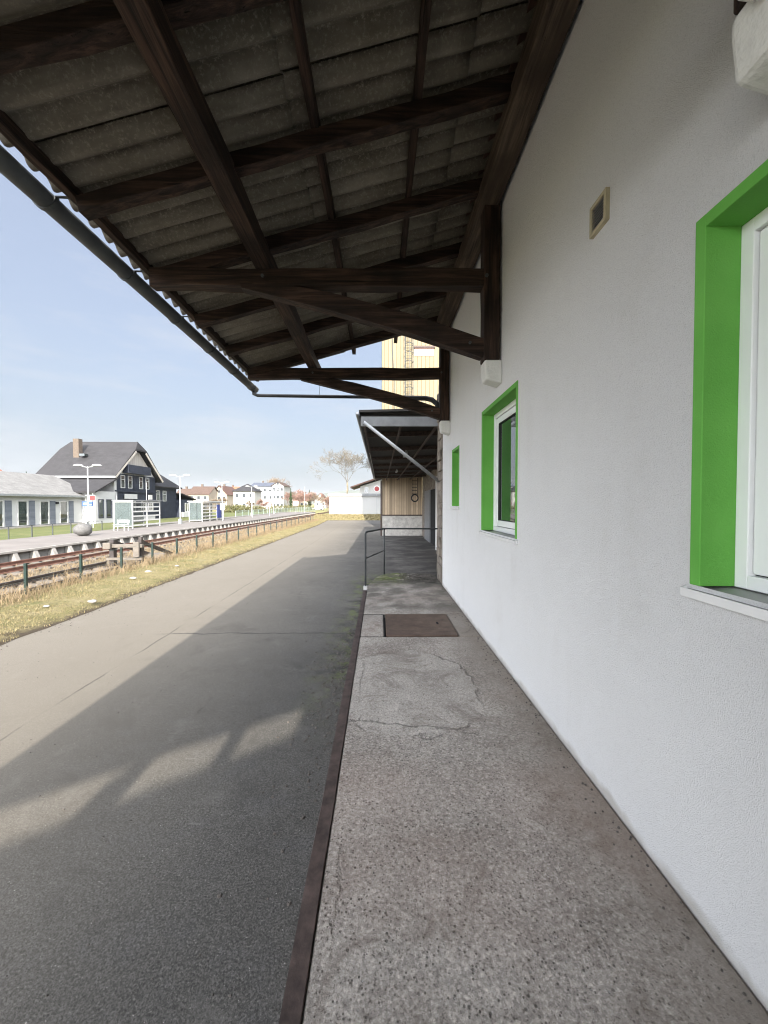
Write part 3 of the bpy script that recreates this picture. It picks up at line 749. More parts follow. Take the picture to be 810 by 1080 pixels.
    # gutter: open half round with hooks and joint collars
    def gut(ya, yb, r, th):
        b = MB(); n = 12; L = int((yb - ya) / 0.5) + 1
        for rr in (r, r - th):
            for i in range(L + 1):
                y = ya + (yb - ya) * i / L
                for j in range(n + 1):
                    t = math.pi + math.pi * j / n
                    b.v.append((GX + rr * math.cos(t), y, GZ + rr * math.sin(t)))
        N = (L + 1) * (n + 1)
        for s_ in (0, N):
            for i in range(L):
                for j in range(n):
                    a = s_ + i * (n + 1) + j; b.f.append((a, a + 1, a + n + 2, a + n + 1))
        for i in range(L):
            for j in (0, n):
                a = i * (n + 1) + j; b.f.append((a, a + n + 1, a + n + 1 + N, a + N))
        for i in (0, L):
            for j in range(n):
                a = i * (n + 1) + j; b.f.append((a, a + 1, a + 1 + N, a + N))
        return b
    GX, GZ = -2.402, EYE + 2.195
    g = gut(y0 - 0.1, y1 + 0.45, 0.079, 0.003)
    g.tube([(GX - 0.079, y0 - .1, GZ + .003), (GX - 0.079, y1 + .45, GZ + .003)], 0.009, 8)
    go = g.build('gutter', 'zinc_dark', c, smooth=True)
    y = y0 + 0.35
    while y < y1 + .3:
        gut(y, y + 0.035, 0.088, 0.010).build('gutter_collar', 'zinc_dark', c); y += 0.88
    hk = MB(); y = y0 + 0.37
    while y < y1:
        hk.beam((GX - 0.07, y, GZ + .012), (-2.16, y, raft(-2.16) + 0.13), 0.022, 0.005, (0, 0, 1)); y += 0.88
    hk.parts('gutter_hook', 'zinc_dark', c)
    if detail:
        # end cap and the rain pipe that crosses to the wall
        cp = MB(); cp.tube([(GX, y1 + 0.45, GZ - 0.012), (GX, y1 + 0.46, GZ - 0.012)], 0.07, 14); cp.build('gutter_end', 'zinc_dark', c)
        dp = MB(); dp.tube([(GX, y1 + 0.36, GZ - 0.06), (GX + .01, y1 + 0.36, GZ - 0.12), (GX + 0.08, y1 + .36, GZ - 0.15), (-1.2, y1 + .36, GZ - 0.165), (0.25, y1 + .36, GZ - 0.18)], 0.032, 12)
        dp.tube([(0.15, y1 + .36, GZ - 0.185), (0.86, y1 + .34, GZ - 0.20), (0.98, y1 + .30, GZ - 0.24), (1.06, y1 + .22, GZ - 0.34), (1.10, y1 + .18, GZ - 0.52)], 0.048, 12)
        dp.build('rain_pipe', 'black_pipe', c, smooth=True)
        sw = MB(); sw.tube([(-1.15, y1 + .36, GZ - .14), (-1.12, y1 + .2, GZ - 0.02), (-1.08, y1 - .05, GZ + .13)], 0.004, 5); sw.build('hanger_wire', 'wire', c)
    return c
BR = [1.02, 3.72, 6.38]
cn = canopy(-8.10, 6.98, [-4.35, -1.66] + BR, [-7.70 + 0.8773 * k for k in range(17)])
c2 = canopy(-23.5, -8.95, [-22.5, -19.9, -17.3, -14.7, -12.1], [-23.2 + 0.8773 * k for k in range(17)], False)  # unseen rear canopy added; the gap before it shapes the sun patches
# cable and conduit painted over with the nearest corbel
cb = MB()
cb.tube([(0.965, 1.06, EYE + 2.2), (0.965, 1.055, EYE + 1.50), (0.968, 1.05, EYE + 1.36), (0.968, 1.01, EYE + 1.305), (0.962, 0.92, EYE + 1.285), (0.955, 0.5, EYE + 1.29)], 0.009, 8)
cb.build('cable', 'cable', cn, smooth=True)
cc = MB(); cc.prism([(1.148, EYE + 1.20), (0.995, EYE + 1.155), (0.97, EYE + 1.22), (0.975, EYE + 1.36), (1.148, EYE + 1.36)], 1, 0.50, 0.934)
cc.build('corbel', 'corbel', cn, bevel=0.02)

# ============================================================ LOADING PLATFORM
lp = thing('loading_platform', 'worn concrete loading platform with steel edge running along the white wall', 'platform', (0.4, 0, 0))
PT = 1.1; g = 0.012
sb = MB()
def slab(b, poly, top=PT): b.prism(poly, 2, 0.0, top)
XL, XR = -0.228, WX - 0.004
sb.box(XL, XR, -24, 4.29, 0, PT)
sb.box(XL, 0.040, 4.325, 5.16, 0, PT - 0.003)
sb.box(0.90, XR, 4.316, 5.17, 0, PT - 0.002)
slab(sb, [(XL, 5.195), (XR, 5.195), (XR, 7.9), (1.1, 8.14), (0.6, 8.26), (0.12, 8.22), (-0.1, 7.75), (XL, 7.0)])
sb.build('slab', 'platform', lp, bevel=0.012)
MB().box(-0.235, 0.056, 4.28, 5.20, PT - 0.012, PT - 0.0095).build('joint_dirt', 'dark', lp)
MB().box(0.056, 0.899, 4.317, 5.169, 0, PT - 0.05).build('pit_base', 'dark', lp)
eb = MB(); eb.beam((-0.262, -24, PT - 0.004), (-0.262, 6.6, PT - 0.004), 0.062, 0.014, (0, 0, 1), 90, 0.0022); eb.box(-0.292, -0.284, -24, 6.6, PT - 0.12, PT - 0.012)
eb.build('steel_edging', 'steel_brown', lp)
MB().box(-0.283, -0.2285, -24, 6.6, 0, PT - 0.014).build('platform_face', 'conc_dark', lp)
hc = thing('hatch_cover', 'rusty brown steel hatch cover let into the loading platform', 'hatch', (0.48, 4.74, PT))
MB().box(0.068, 0.888, 4.328, 5.158, PT - 0.04, PT + 0.006).build('cover_plate', 'plate', hc, bevel=0.003)
MB().box(0.70, 0.725, 4.72, 4.80, PT + 0.0065, PT + 0.0085).build('grip_slot', 'dark', hc)

# guard rail at the platform end
gr_ = thing('guard_rail', 'thin grey tubular guard rail closing the end of the loading platform', 'railing', (0.3, 7.6, PT))
A = (-0.262, 6.83); B = (0.085, 8.1); C_ = (1.27, 8.05)
ht = 0.99
MB().tube([(A[0], A[1], 0.85), (A[0], A[1], PT + ht - .03), (A[0] + .01, A[1] + .03, PT + ht), (B[0], B[1], PT + ht - .02), (C_[0], C_[1], PT + ht - .02)], 0.017, 8).build('top_rail', 'zinc_dark', gr_, smooth=True)
MB().tube([(B[0], B[1], PT - .02), (B[0] - .0, B[1], PT + ht - .02)], 0.016, 8).build('rail_post', 'zinc_dark', gr_, smooth=True)
MB().tube([(A[0], A[1], PT + .52), (B[0], B[1], PT + .51)], 0.012, 8).build('mid_rail', 'zinc_dark', gr_, smooth=True)
MB().box(A[0] - .035, A[0] + .035, A[1] - .06, A[1] + .05, PT - .12, PT + .03).build('post_base', 'white_paint', gr_, bevel=0.01)

# ============================================================ SECOND WAREHOUSE with dark canopy
wh = thing('warehouse', 'old warehouse with dark flat canopy behind the guard rail', 'building', (2.5, 20, 0))
MB().box(3.4, 12, 9.6, 31, 0, 4.9).build('wall', 'masonry', wh)
MB().box(1.33, 3.4, 8.35, 8.95, 0, 4.7).build('pier_wall', 'masonry', wh)
# canopy deck
y0, y1 = 8.55, 31.6
dk = MB(); dk.prism([(-0.47, EYE + 2.02), (3.6, EYE + 2.14), (3.6, EYE + 2.19), (-0.47, EYE + 2.07)], 1, y0, y1)
can2 = dk.build('canopy', 'soffit', wh)
MB().box(-0.43, 1.45, y0 + .02, y0 + .10, EYE + 1.72, EYE + 1.93).build('front_beam', 'grey_steel', can2)
MB().box(-0.42, 3.39, y0 + 0.12, y0 + .2, EYE + 1.935, EYE + 2.01).build('cross_beam', 'soffit', can2)
y = 11.0
while y < 31:
    MB().beam((-0.40, y, EYE + 1.95), (3.39, y, EYE + 2.06), 0.07, 0.13).build('cross_beam', 'steel_brown', can2); y += 2.9
for x in (-0.38, 0.5, 1.4, 2.4):
    MB().beam((x, y0 + .21, EYE + 1.87 + 0.03 * x), (x, y1 - .3, EYE + 1.87 + 0.03 * x), 0.05, 0.06).build('purlin', 'steel_brown', can2)
MB().tube([(-0.50, y0 - .06, EYE + 1.97), (-0.50, y1, EYE + 1.99)], 0.045, 10).build('gutter', 'tube_steel', can2, smooth=True)
MB().tube([(-0.36, y0 - .02, EYE + 1.80), (1.45, y0 + .0, EYE + 0.38)], 0.036, 10).build('strut', 'tube_steel', can2, smooth=True)
MB().tube([(-0.38, 12.5, EYE + 1.85), (-0.38, 30.5, EYE + 1.80)], 0.02, 6).build('conduit', 'tube_steel', can2)
fl = MB()
for yy in (13.2, 20.5):
    fl.box(0.85, 0.95, yy, yy + 1.2, EYE + 1.72, EYE + 1.78); fl.box(.88, .92, yy + .2, yy + .24, EYE + 1.78, EYE + 1.86)
fl.parts('tube_light', 'tube_steel', can2)
# cross wall under the canopy: boards over blockwork
MB().box(0.16, 3.55, 31.0, 31.25, 0.0, 1.66).build('block_wall', 'block', wh)
MB().prism([(0.16, 1.70), (3.39, 1.70), (3.39, EYE + 2.12), (0.16, EYE + 2.03)], 1, 31.0, 31.12).build('plank_wall', 'planks', wh)
MB().box(0.10, 3.45, 30.95, 31.0, 1.61, 1.70).build('wall_plate', 'steel_brown', wh)
MB().box(0.02, 0.14, 30.94, 31.2, 0.0, EYE + 1.85).build('corner_post', 'steel_brown', wh)
MB().box(3.28, 3.39, 25.5, 28.4, 0.0, EYE + .9).build('sliding_door', 'grey_steel', wh)
MB().box(3.34, 3.399, 21.6, 25.4, 0.0, EYE + .9).build('door_opening', 'dark', wh)
for yy in (21.3, 18.9):
    MB().box(3.1, 3.38, yy, yy + .22, 0.0, EYE + 1.5).build('door_post', 'alu_edge', wh)
MB().box(3.36, 3.398, 19.12, 21.3, 0.0, EYE + 1.2).build('door_leaf', 'planks', wh)
hz_ = thing('cable_coil', 'dark coiled cable hanging beneath the warehouse canopy before the plank wall', 'cable', (2.6, 29.5, EYE + 1.9))
cbm = MB(); cbm.tube([(2.45, 29.5, EYE + 1.98), (2.45, 29.5, EYE + .62)], 0.03, 6); cbm.tube([(2.85, 29.5, EYE + 1.98), (2.85, 29.5, EYE + .6)], 0.03, 6)
for k in range(5): cbm.box(2.45, 2.85, 29.48, 29.52, EYE + .72 + .25 * k, EYE + .76 + .25 * k)
cbm.build('hanger', 'black_pipe', hz_)
cbm = MB()
for k in range(3):
    pts = [(2.66 + (0.22 + .03 * k) * math.cos(t * .4), 29.45 + .03 * k, EYE + .42 + (0.24 + .03 * k) * math.sin(t * .4)) for t in range(17)]
    cbm.tube(pts, 0.022, 6)
cbm.build('coil', 'black_pipe', hz_)

# ============================================================ YELLOW SILO TOWER
tw = thing('silo_tower', 'tall pale yellow ribbed silo tower above the warehouse roof', 'tower', (6, 40, 0))
MB().box(0.20, 12, 36, 48, 0, 25).build('wall', 'yellow_clad', tw)
MB().box(0.14, 12.06, 35.94, 48.06, 25, 25.3).build('roof', 'grey_steel', tw)
lad = MB()
for x in (2.35, 2.95): lad.tube([(x, 35.8, 10.2), (x, 35.8, 20.5)], 0.03, 6)
for k in range(34): lad.tube([(2.35, 35.8, 10.3 + .3 * k), (2.95, 35.8, 10.3 + .3 * k)], 0.018, 5)
lad.build('ladder', 'zinc_dark', tw)
cg = MB()
for k in range(11):
    z = 11.6 + .8 * k; cg.tube([(2.3, 35.8, z), (2.25, 35.4, z), (2.65, 35.1, z), (3.05, 35.4, z), (3.0, 35.8, z)], 0.03, 5)
for x, y in ((2.25, 35.4), (2.65, 35.1), (3.05, 35.4)): cg.tube([(x, y, 11.6), (x, y, 20)], 0.02, 5)
cg.build('ladder_cage', 'zinc_dark', tw)
bl = MB(); bl.box(2.1, 4.6, 34.9, 35.97, 10.75, 10.87)
for k in range(7): bl.tube([(2.15 + .4 * k, 34.95, 10.87), (2.15 + .4 * k, 34.95, 11.95)], 0.028, 5)
for z in (11.4, 11.95): bl.tube([(2.1, 34.95, z), (4.6, 34.95, z)], 0.028, 5)
bl.build('balcony', 'zinc_dark', tw)
MB().box(3.2, 5.0, 35.96, 35.995, 16.3, 17.0).build('window', 'render_pink', tw)
MB().box(3.1, 5.1, 35.8, 35.99, 17.02, 17.2).build('window_hood', 'steel_brown', tw)
MB().tube([(1.10, 35.93, 25), (1.12, 35.93, 17), (1.3, 35.93, 14), (1.3, 35.93, 9.5), (1.32, 35.93, 4)], 0.045, 6).build('lightning_cable', 'zinc_dark', tw)

# ============================================================ TRACKS, FENCE, BUFFER
def track(name, label, xs, y0, y1, zr, matname, slp):
    t = thing(name, label, 'railway track', (sum(xs) / 2, y0, 0))
    for x in xs:
        b = MB(); prof = [(-.07, 0), (.07, 0), (.07, .015), (.012, .03), (.012, .115), (.035, .125), (.035, .16), (-.035, .16), (-.035, .125), (-.012, .115), (-.012, .03), (-.07, .015)]
        b.prism([(x + p, zr + q) for p, q in prof], 1, y0, y1); b.build('rail', matname, t)
    n = 0; y = y0 + .3
    while y < y1 and n < slp:
        MB().box(xs[0] - .55, xs[1] + .55, y, y + .25, zr - .1, zr).build('sleeper', 'sleeper', t); y += .62; n += 1
    return t
track('siding_track', 'dark disused siding rails ending at the buffer stop', (-11.3, -9.87), 3.0, 15.9, 0.06, 'railtop', 20)
track('main_track', 'rusty red rails running beside the station platform', (-15.1, -13.665), 2.0, 400, 0.06, 'rust', 90)
fe = thing('wire_fence', 'dark green post and wire fence along the dry grass verge', 'fence', (-9.4, 10, 0))
fys = [6.6 + 1.87 * k for k in range(26)]
def fxx(y): return -9.62 + 0.012 * min(y, 25)
for y in fys:
    MB().box(fxx(y) - .034, fxx(y) + .034, y - .025, y + .025, 0.0, 1.0).build('post', 'fence_green', fe)
for z in (0.95, 0.52, 0.25):
    MB().tube([(fxx(y), y, z - 0.01 * (k % 2)) for k, y in enumerate(fys)], 0.004, 4).build('wire', 'wire', fe)
bs = thing('buffer_stop', 'weathered steel buffer stop with angled braces closing the siding', 'buffer stop', (-10.5, 16.2, 0))
for x in (-11.15, -10.0):
    MB().box(x - .09, x + .09, 16.0, 16.2, 0.0, 1.08).build('upright', 'railtop', bs)
    MB().beam((x, 16.25, 0.95), (x, 18.6, 0.15), 0.1, 0.14).build('brace', 'railtop', bs)
MB().box(-11.35, -9.8, 15.86, 15.99, 0.78, 0.92).build('buffer_beam', 'sleeper', bs, bevel=0.01)
MB().box(-11.3, -9.85, 15.9, 15.99, 0.26, 0.36).build('lower_beam', 'sleeper', bs)
MB().box(-11.32, -11.02, 15.72, 15.855, 0.74, 0.99).build('marker_block', 'sleeper', bs, bevel=0.02)
MB().box(-10.12, -9.88, 15.76, 15.855, 0.40, 1.02).build('marker_block', 'sleeper', bs, bevel=0.02)
MB().tube([(-10.0, 16.1, 1.085), (-10.0, 16.1, 1.2)], .09, 10).build('post_cap', 'railtop', bs)
MB().box(-11.4, -9.7, 18.4, 18.75, 0.0, 0.2).build('ground_beam', 'sleeper', bs)
# white stones lying in the grass
random.seed(5)
def rock(name, c, r, mat, sq=(1, 1, 1), rough=.25, sub=3):
    import bmesh
    bm = bmesh.new(); bmesh.ops.create_icosphere(bm, subdivisions=sub, radius=1)
    sd = random.random() * 50
    for v_ in bm.verts:
        k = 1 + rough * mnoise.noise(v_.co * 1.3 + Vector((sd, 0, 0))) + rough * .3 * mnoise.noise(v_.co * 5 + Vector((sd, 0, 0)))
        v_.co = Vector((v_.co.x * sq[0], v_.co.y * sq[1], v_.co.z * sq[2])) * r * k
    me = bpy.data.meshes.new(name); bm.to_mesh(me); bm.free(); me.materials.append(M[mat])
    for p in me.polygons: p.use_smooth = True
    o = bpy.data.objects.new(name, me); COL.objects.link(o); o.location = c; return o
for (px, py, r, lab) in ((98, 636, .16, 'flat white stone in the dry verge, nearest the photographer'), (141, 611, .15, 'white stone in the verge just before the buffer stop'), (157, 604, .17, 'upright white stone at the foot of the buffer stop'), (187, 598, .13, 'small white stone in the verge beyond the buffer stop'), (50, 641, .10, 'little pale stone near the green fence post at far left')):
    d = 405 * 2.5 / (py - 531); x = (px - 401) / 405 * d
    tag(rock('stone', (x, d, 0.15), r * .55, 'white_stone', (1.3, .8, .45)), lab, 'stone', 'white stones in the dry verge')
tag(rock('boulder', (-18.85, 24.5, PZ + .38), .49, 'stone', (1.0, .9, .84), .16), 'big rounded grey boulder on the station platform', 'boulder')

# ============================================================ GRASS
def blades(name, n, region, hmin, hmax, wd, mat, label=None):
    b = MB()
    for _ in range(n):
        x, y, z = region()
        h = random.uniform(hmin, hmax) * (0.6 + 0.8 * abs(mnoise.noise(Vector((x * .9, y * .9, 5))))); a = random.uniform(0, 6.28); ww = wd * random.uniform(.6, 1.4) * (1 + y / 40)
        lx, ly = random.gauss(0, .45) * h, random.gauss(0, .45) * h
        dx, dy = math.cos(a) * ww / 2, math.sin(a) * ww / 2
        i = len(b.v)
        b.v += [(x - dx, y - dy, z), (x + dx, y + dy, z), (x + dx * .7 + lx * .4, y + dy * .7 + ly * .4, z + h * .6), (x - dx * .7 + lx * .4, y - dy * .7 + ly * .4, z + h * .6), (x + lx, y + ly, z + h)]
        b.f += [(i, i + 1, i + 2, i + 3), (i + 3, i + 2, i + 4)]
    o = b.build(name, mat, recalc=False); tag(o, label, 'grass', kind='stuff'); return o
def rv():
    y = 5 + 53 * random.random() ** 1.6; t = 1 - (random.random() ** 1.35)
    if mnoise.noise(Vector((y * 1.1, t * 2, 9))) < -.28: t = min(1, t + .25)
    xa = road_edge(y) - .03; xb = -9.6; x = xa + (xb - xa) * t
    return x, y, 0.01 + 0.13 * math.sin(min(1, t * 1.5) * math.pi * .5)
random.seed(21)
blades('verge_grass', 42000, rv, .02, .075, .010, 'grass_dry', 'short dry yellow green grass covering the road verge')
def rs():
    y = 5 + 52 * random.random() ** 1.5; x = -9.4 + random.gauss(0, .28); return x, y, 0.10
blades('dry_stalks', 9000, rs, .18, .55, .009, 'straw', 'tall straw coloured stalks growing along the wire fence')
def rt():
    while True:
        y = 5 + 90 * random.random() ** 1.5; x = random.uniform(-15.5 if y < 17 else -15.4, -9.6)
        if abs(x + 14.38) < .9 and random.random() < .9: continue
        if y < 16.5 and abs(x + 10.6) < .75 and random.random() < .75: continue
        if mnoise.noise(Vector((x * .8, y * .8, 1))) > -.15 or random.random() < .25: return x, y, 0
blades('track_weeds', 22000, rt, .05, .28, .012, 'straw', 'dry weeds growing between the siding and the main track')
def rbk():
    x = random.uniform(-10.5, 8); j = random.random(); return x, 59 + j * 5, .7 * math.sin(min(1, j * 1.5) * 1.57)
blades('bank_grass', 9000, rbk, .1, .3, .03, 'grass_dry', 'rough yellowish grass on the bank before the white shed')

# ============================================================ BUILDINGS, generic
def win(parent, face, p, wd, ht, name='window', fmat='white_paint', pmat='glass', mull=0, trans=False, t=.05):
    """face 'x' looks to +x at plane x=p[0]; face 'y' looks to -y at plane y=p[1]; p = centre of the bottom edge"""
    b = MB(); pn = MB(); fw = .07
    def bx(bb, u0, u1, z0, z1, d0, d1):
        if face == 'x': bb.box(p[0] + d0, p[0] + d1, p[1] + u0, p[1] + u1, p[2] + z0, p[2] + z1)
        else: bb.box(p[0] + u0, p[0] + u1, p[1] - d1, p[1] - d0, p[2] + z0, p[2] + z1)
    h2 = wd / 2
    bx(b, -h2, -h2 + fw, 0, ht, .003, t); bx(b, h2 - fw, h2, 0, ht, .003, t); bx(b, -h2 + fw, h2 - fw, 0, fw, .003, t); bx(b, -h2 + fw, h2 - fw, ht - fw, ht, .003, t)
    for k in range(mull):
        u = -h2 + wd * (k + 1) / (mull + 1); bx(b, u - .025, u + .025, fw, ht - fw, .012, t - .004)
    if trans: bx(b, -h2 + fw, h2 - fw, ht * .65, ht * .65 + .05, .011, t - .007)
    f = b.build(name, fmat, parent)
    bx(pn, -h2 + fw, h2 - fw, fw, ht - fw, .002, .010); pn.build('pane', pmat, f)
    return f
def roof_gable(x0, x1, y0, y1, ze, zr, along, th=.18, ov=.5, hip0=0.0, hip1=0.0, hh=1.0):
    """gable roof; along = 'x' or 'y' ridge direction; hip0/hip1 horizontal run of the (half) hip at each end, hh = share of the height the hip takes"""
    b = MB()
    if along == 'y':
        f = lambda u, v, z: (v, u, z)
        u0, u1, v0, v1 = y0 - ov, y1 + ov, x0 - ov, x1 + ov
    else:
        f = lambda u, v, z: (u, v, z)
        u0, u1, v0, v1 = x0 - ov, x1 + ov, y0 - ov, y1 + ov
    vm = (v0 + v1) / 2; rise = zr - ze; hz = zr - rise * hh
    sh = 1 - (hz - ze) / rise   # share from the ridge
    va, vb_ = vm - (vm - v0) * sh, vm + (v1 - vm) * sh
    def side(v, vh):
        P = []
        P.append(f(u0, v, ze)); P.append(f(u1, v, ze))
        if hip1: P += [f(u1, vh, hz), f(u1 - hip1, vm, zr)]
        else: P.append(f(u1, vm, zr))
        if hip0: P += [f(u0 + hip0, vm, zr), f(u0, vh, hz)]
        else: P.append(f(u0, vm, zr))
        out = []
        for q in P:
            if not out or (Vector(q) - Vector(out[-1])).length > 1e-4: out.append(q)
        if (Vector(out[0]) - Vector(out[-1])).length < 1e-4: out.pop()
        return out
    b.quad(*side(v0, va)); b.quad(*side(v1, vb_))
    if hip0: b.quad(f(u0, va, hz), f(u0, vb_, hz), f(u0 + hip0, vm, zr))
    if hip1: b.quad(f(u1, va, hz), f(u1, vb_, hz), f(u1 - hip1, vm, zr))
    n = len(b.f); m = len(b.v)
    for fc in list(b.f):
        pass
    # underside copy a little lower plus rim
    low = [(x, y, z - th) for x, y, z in b.v]; b.v += low
    for fc in b.f[:n]: b.f.append(tuple(k + m for k in reversed(fc)))
    for fc in b.f[:n]:
        for a, c in zip(fc, fc[1:] + fc[:1]): b.f.append((a, c, c + m, a + m))
    return b
M['far_glass'] = simple('dark_far_glass', (0.035, 0.04, 0.045), 0.35, 0.2, 2, spec=.3)
def house(name, label, x0, x1, y0, y1, zb, ze, zr, along, wm, rm, cols, rows, side=None, hip=0, cat='house', group='houses beyond the station', chimney=True):
    t = thing(name, label, cat, ((x0 + x1) / 2, (y0 + y1) / 2, zb), group)
    b = MB(); zi = ze + .02
    if hip: b.box(x0, x1, y0, y1, zb, ze)
    elif along == 'x': b.prism([(y0, zb), (y1, zb), (y1, ze), ((y0 + y1) / 2, zr - .35), (y0, ze)], 0, x0, x1)
    else: b.prism([(x0, zb), (x1, zb), (x1, ze), ((x0 + x1) / 2, zr - .35), (x0, ze)], 1, y0, y1)
    b.build('wall', wm, t)
    rf = roof_gable(x0, x1, y0, y1, ze + .05, zr, along, hip0=hip, hip1=hip).build('roof', rm, t)
    if chimney:
        cx, cy = x0 * .62 + x1 * .38, (y0 + y1) / 2 + .3
        MB().box(cx - .35, cx + .35, cy - .3, cy + .3, zr - .9, zr + .9).build('chimney', 'brick', rf)
    W = x1 - x0; H = (ze - zb) / rows
    for r in range(rows):
        for c in range(cols):
            win(t, 'y', (x0 + W * (c + .5) / cols, y0, zb + H * r + H * .34), 1.25, 1.45, pmat='far_glass')
        if side:
            for c in range(side):
                win(t, 'x', (x1, y0 + (y1 - y0) * (c + .5) / side, zb + H * r + H * .34), 1.25, 1.45, pmat='far_glass')
    if not hip and along == 'y': win(t, 'y', ((x0 + x1) / 2, y0, ze + (zr - ze) * .2), 1.1, 1.2, pmat='far_glass')
    return t

# -------------------------------- long low white station annex
an = thing('station_annex', 'long low white building with grey roof and blue grey shutters', 'building', (-35, 25, PZ))
b = MB(); b.prism([(-39, PZ - .06), (-31, PZ - .06), (-31, 3.38), (-35, 5.28), (-39, 3.38)], 1, 4, 41.2); b.build('wall', 'render_grey', an)
rf = roof_gable(-39, -31, 4, 41.2, 3.40, 5.60, 'y', .14, .45).build('roof', 'roof_grey', an)
MB().box(-30.47, -30.39, 3.5, 41.7, 3.22, 3.40).build('gutter', 'galv', an)
y = 9.7
while y < 40.4:
    if abs(y - 40.3) > .3:
        win(an, 'x', (-31.0, y, PZ + .10), .95, 2.2, mull=0, t=.06)
        MB().box(-30.997, -30.93, y + .62, y + 1.16, PZ + .1, PZ + 2.3).build('shutter', 'shutter', an)
    y += 2.17
MB().box(-30.99, -30.8, 36.9, 37.15, 2.55, 2.75).build('wall_lamp', 'dark', an)
MB().box(-31.0, -30.7, 4, 41.2, PZ - .05, PZ + .06).build('plinth', 'conc', an)
# -------------------------------- low wing between annex and station
wg = thing('station_wing', 'low grey wing with dark slate roof joining annex and station', 'building', (-33, 42, PZ))
MB().box(-38, -29.6, 40.2, 43.4, PZ - .06, 3.9).build('wall', 'render_grey', wg)
b = MB(); b.prism([(40.0 - .3, 3.85), (43.45, 5.6), (43.45, 5.45), (39.7, 3.68)], 0, -38, -29.2); b.build('roof', 'slate', wg)
for y in (41.0, 42.2): win(wg, 'x', (-29.6, y, PZ + .5), .8, 2.0, mull=0, fmat='slate_wall')
MB().tube([(-29.45, 43.25, 3.9), (-29.45, 43.25, PZ)], .06, 8).build('drain_pipe', 'galv', wg)

# -------------------------------- the old station with half-hipped slate roof
st = thing('station_building', 'old station with big half hipped slate roof and dark clad gable', 'building', (-35, 47.5, PZ))
X0, X1, Y0, Y1 = -37.5, -30.0, 43.5, 51.5; ZE, ZR = 5.85, 10.15
b = MB(); b.prism([(Y0, PZ - .06), (Y1, PZ - .06), (Y1, ZE), ((Y0 + Y1) / 2 + .75, ZR - 1.25), ((Y0 + Y1) / 2 - .75, ZR - 1.25), (Y0, ZE)], 0, X0, X1)
b.build('wall', 'render_grey', st)
rf = roof_gable(X0, X1, Y0, Y1, ZE - .25, ZR, 'x', .2, .75, hip0=0.45, hip1=0.45, hh=.22).build('roof', 'slate', st)
MB().box(-35.75, -35.1, 45.2, 45.8, 7.4, 10.15).build('chimney', 'brick', rf)
MB().box(-34.7, -34.1, 44.75, 45.3, 8.1, 8.35).build('roof_window', 'glass', rf)
fa = MB(); fa.box(X0 - .8, X1 + .8, Y0 - .80, Y0 - .72, ZE - .42, ZE - .2); fa.build('fascia', 'mast', st)
# gable dressing (faces the tracks at x = -30)
MB().prism([(Y0 + .9, 6.6), (Y1 - .9, 6.6), ((Y0 + Y1) / 2 + .75, ZR - 1.45), ((Y0 + Y1) / 2 - .75, ZR - 1.45)], 0, X1 + .01, X1 + .10).build('gable_boards', 'gable_wood', st)
MB().box(X1 + .12, X1 + .8, Y0 + 1.5, Y1 - 2.2, 6.15, 7.15).build('balcony', 'slate_wall', st)
MB().box(X1 + .005, X1 + .07, Y0 + .12, Y1 - .05, PZ + .5, 6.04).build('slate_cladding', 'slate_wall', st)
MB().box(X1 + .08, X1 + .22, Y0 + .05, Y1, 3.95, 4.12).build('cornice', 'slate_wall', st)
MB().box(X1 + .0, X1 + .14, Y0 - .02, Y0 + .35, PZ, ZE).build('corner_board', 'white_paint', st)
for s_ in (-1, 1):
    ym = (Y0 + Y1) / 2
    MB().beam((X1 + .72, ym + s_ * .95, ZR - 1.32), (X1 + .72, ym + s_ * 4.65, ZE - .36), .08, .22).build('bargeboard', 'gable_wood', st)
for y, z in ((45.0, 4.4), (46.3, 4.4), (48.4, 4.4), (49.7, 4.4)): win(st, 'x', (X1 + .07, y, z), .75, 1.5, mull=0, trans=True)
MB().box(X1 + .071, X1 + .13, 46.9, 47.9, 4.3, 6.0).build('blind_window', 'slate_wall', st)
for y in (44.7, 46.8, 48.9, 50.4): win(st, 'x', (X1 + .07, y, 1.7), .95, 1.2, mull=1, trans=True)
MB().box(X1 + .24, X1 + .30, 45.0, 47.3, 3.15, 3.72).build('name_board', 'white_paint', st)
MB().box(X1 + .24, X1 + .30, 49.6, 50.4, 3.1, 3.7).build('notice_board', 'white_paint', st)
for x in (-36.3, -34.2, -32): win(st, 'y', (x, Y0, 6.0 - 1.7), .9, 1.3, mull=1)
# right hand lower wing of the station
s2 = thing('station_extension', 'dark clad lower station wing with white window beyond the gable', 'building', (-33, 54, PZ))
b = MB(); b.box(-37, -30.6, 51.55, 58, PZ - .05, 5.0); b.build('wall', 'slate_wall', s2)
roof_gable(-37, -30.6, 51.7, 58, 4.95, 8.0, 'y', .18, .6, hip1=2.5, hh=1).build('roof', 'slate', s2)
win(s2, 'x', (-30.6, 53.2, 2.9), .9, 1.5, trans=True); win(s2, 'x', (-30.6, 54.8, 2.9), .9, 1.5, trans=True)
MB().box(-34, -30.0, 58.02, 62, PZ - .05, 3.2).build('porch', 'slate_wall', s2); win(s2, 'x', (-30.0, 60, 1.3), 1.4, 1.4, mull=1)
MB().prism([(57.9, 4.0), (62.4, 3.1), (62.4, 3.25), (57.9, 4.15)], 0, -34.2, -29.7).build('porch_roof', 'slate', s2)
MB().box(-29.95, -29.7, 58.2, 62.4, PZ, 1.3).build('white_plinth', 'white_paint', s2)
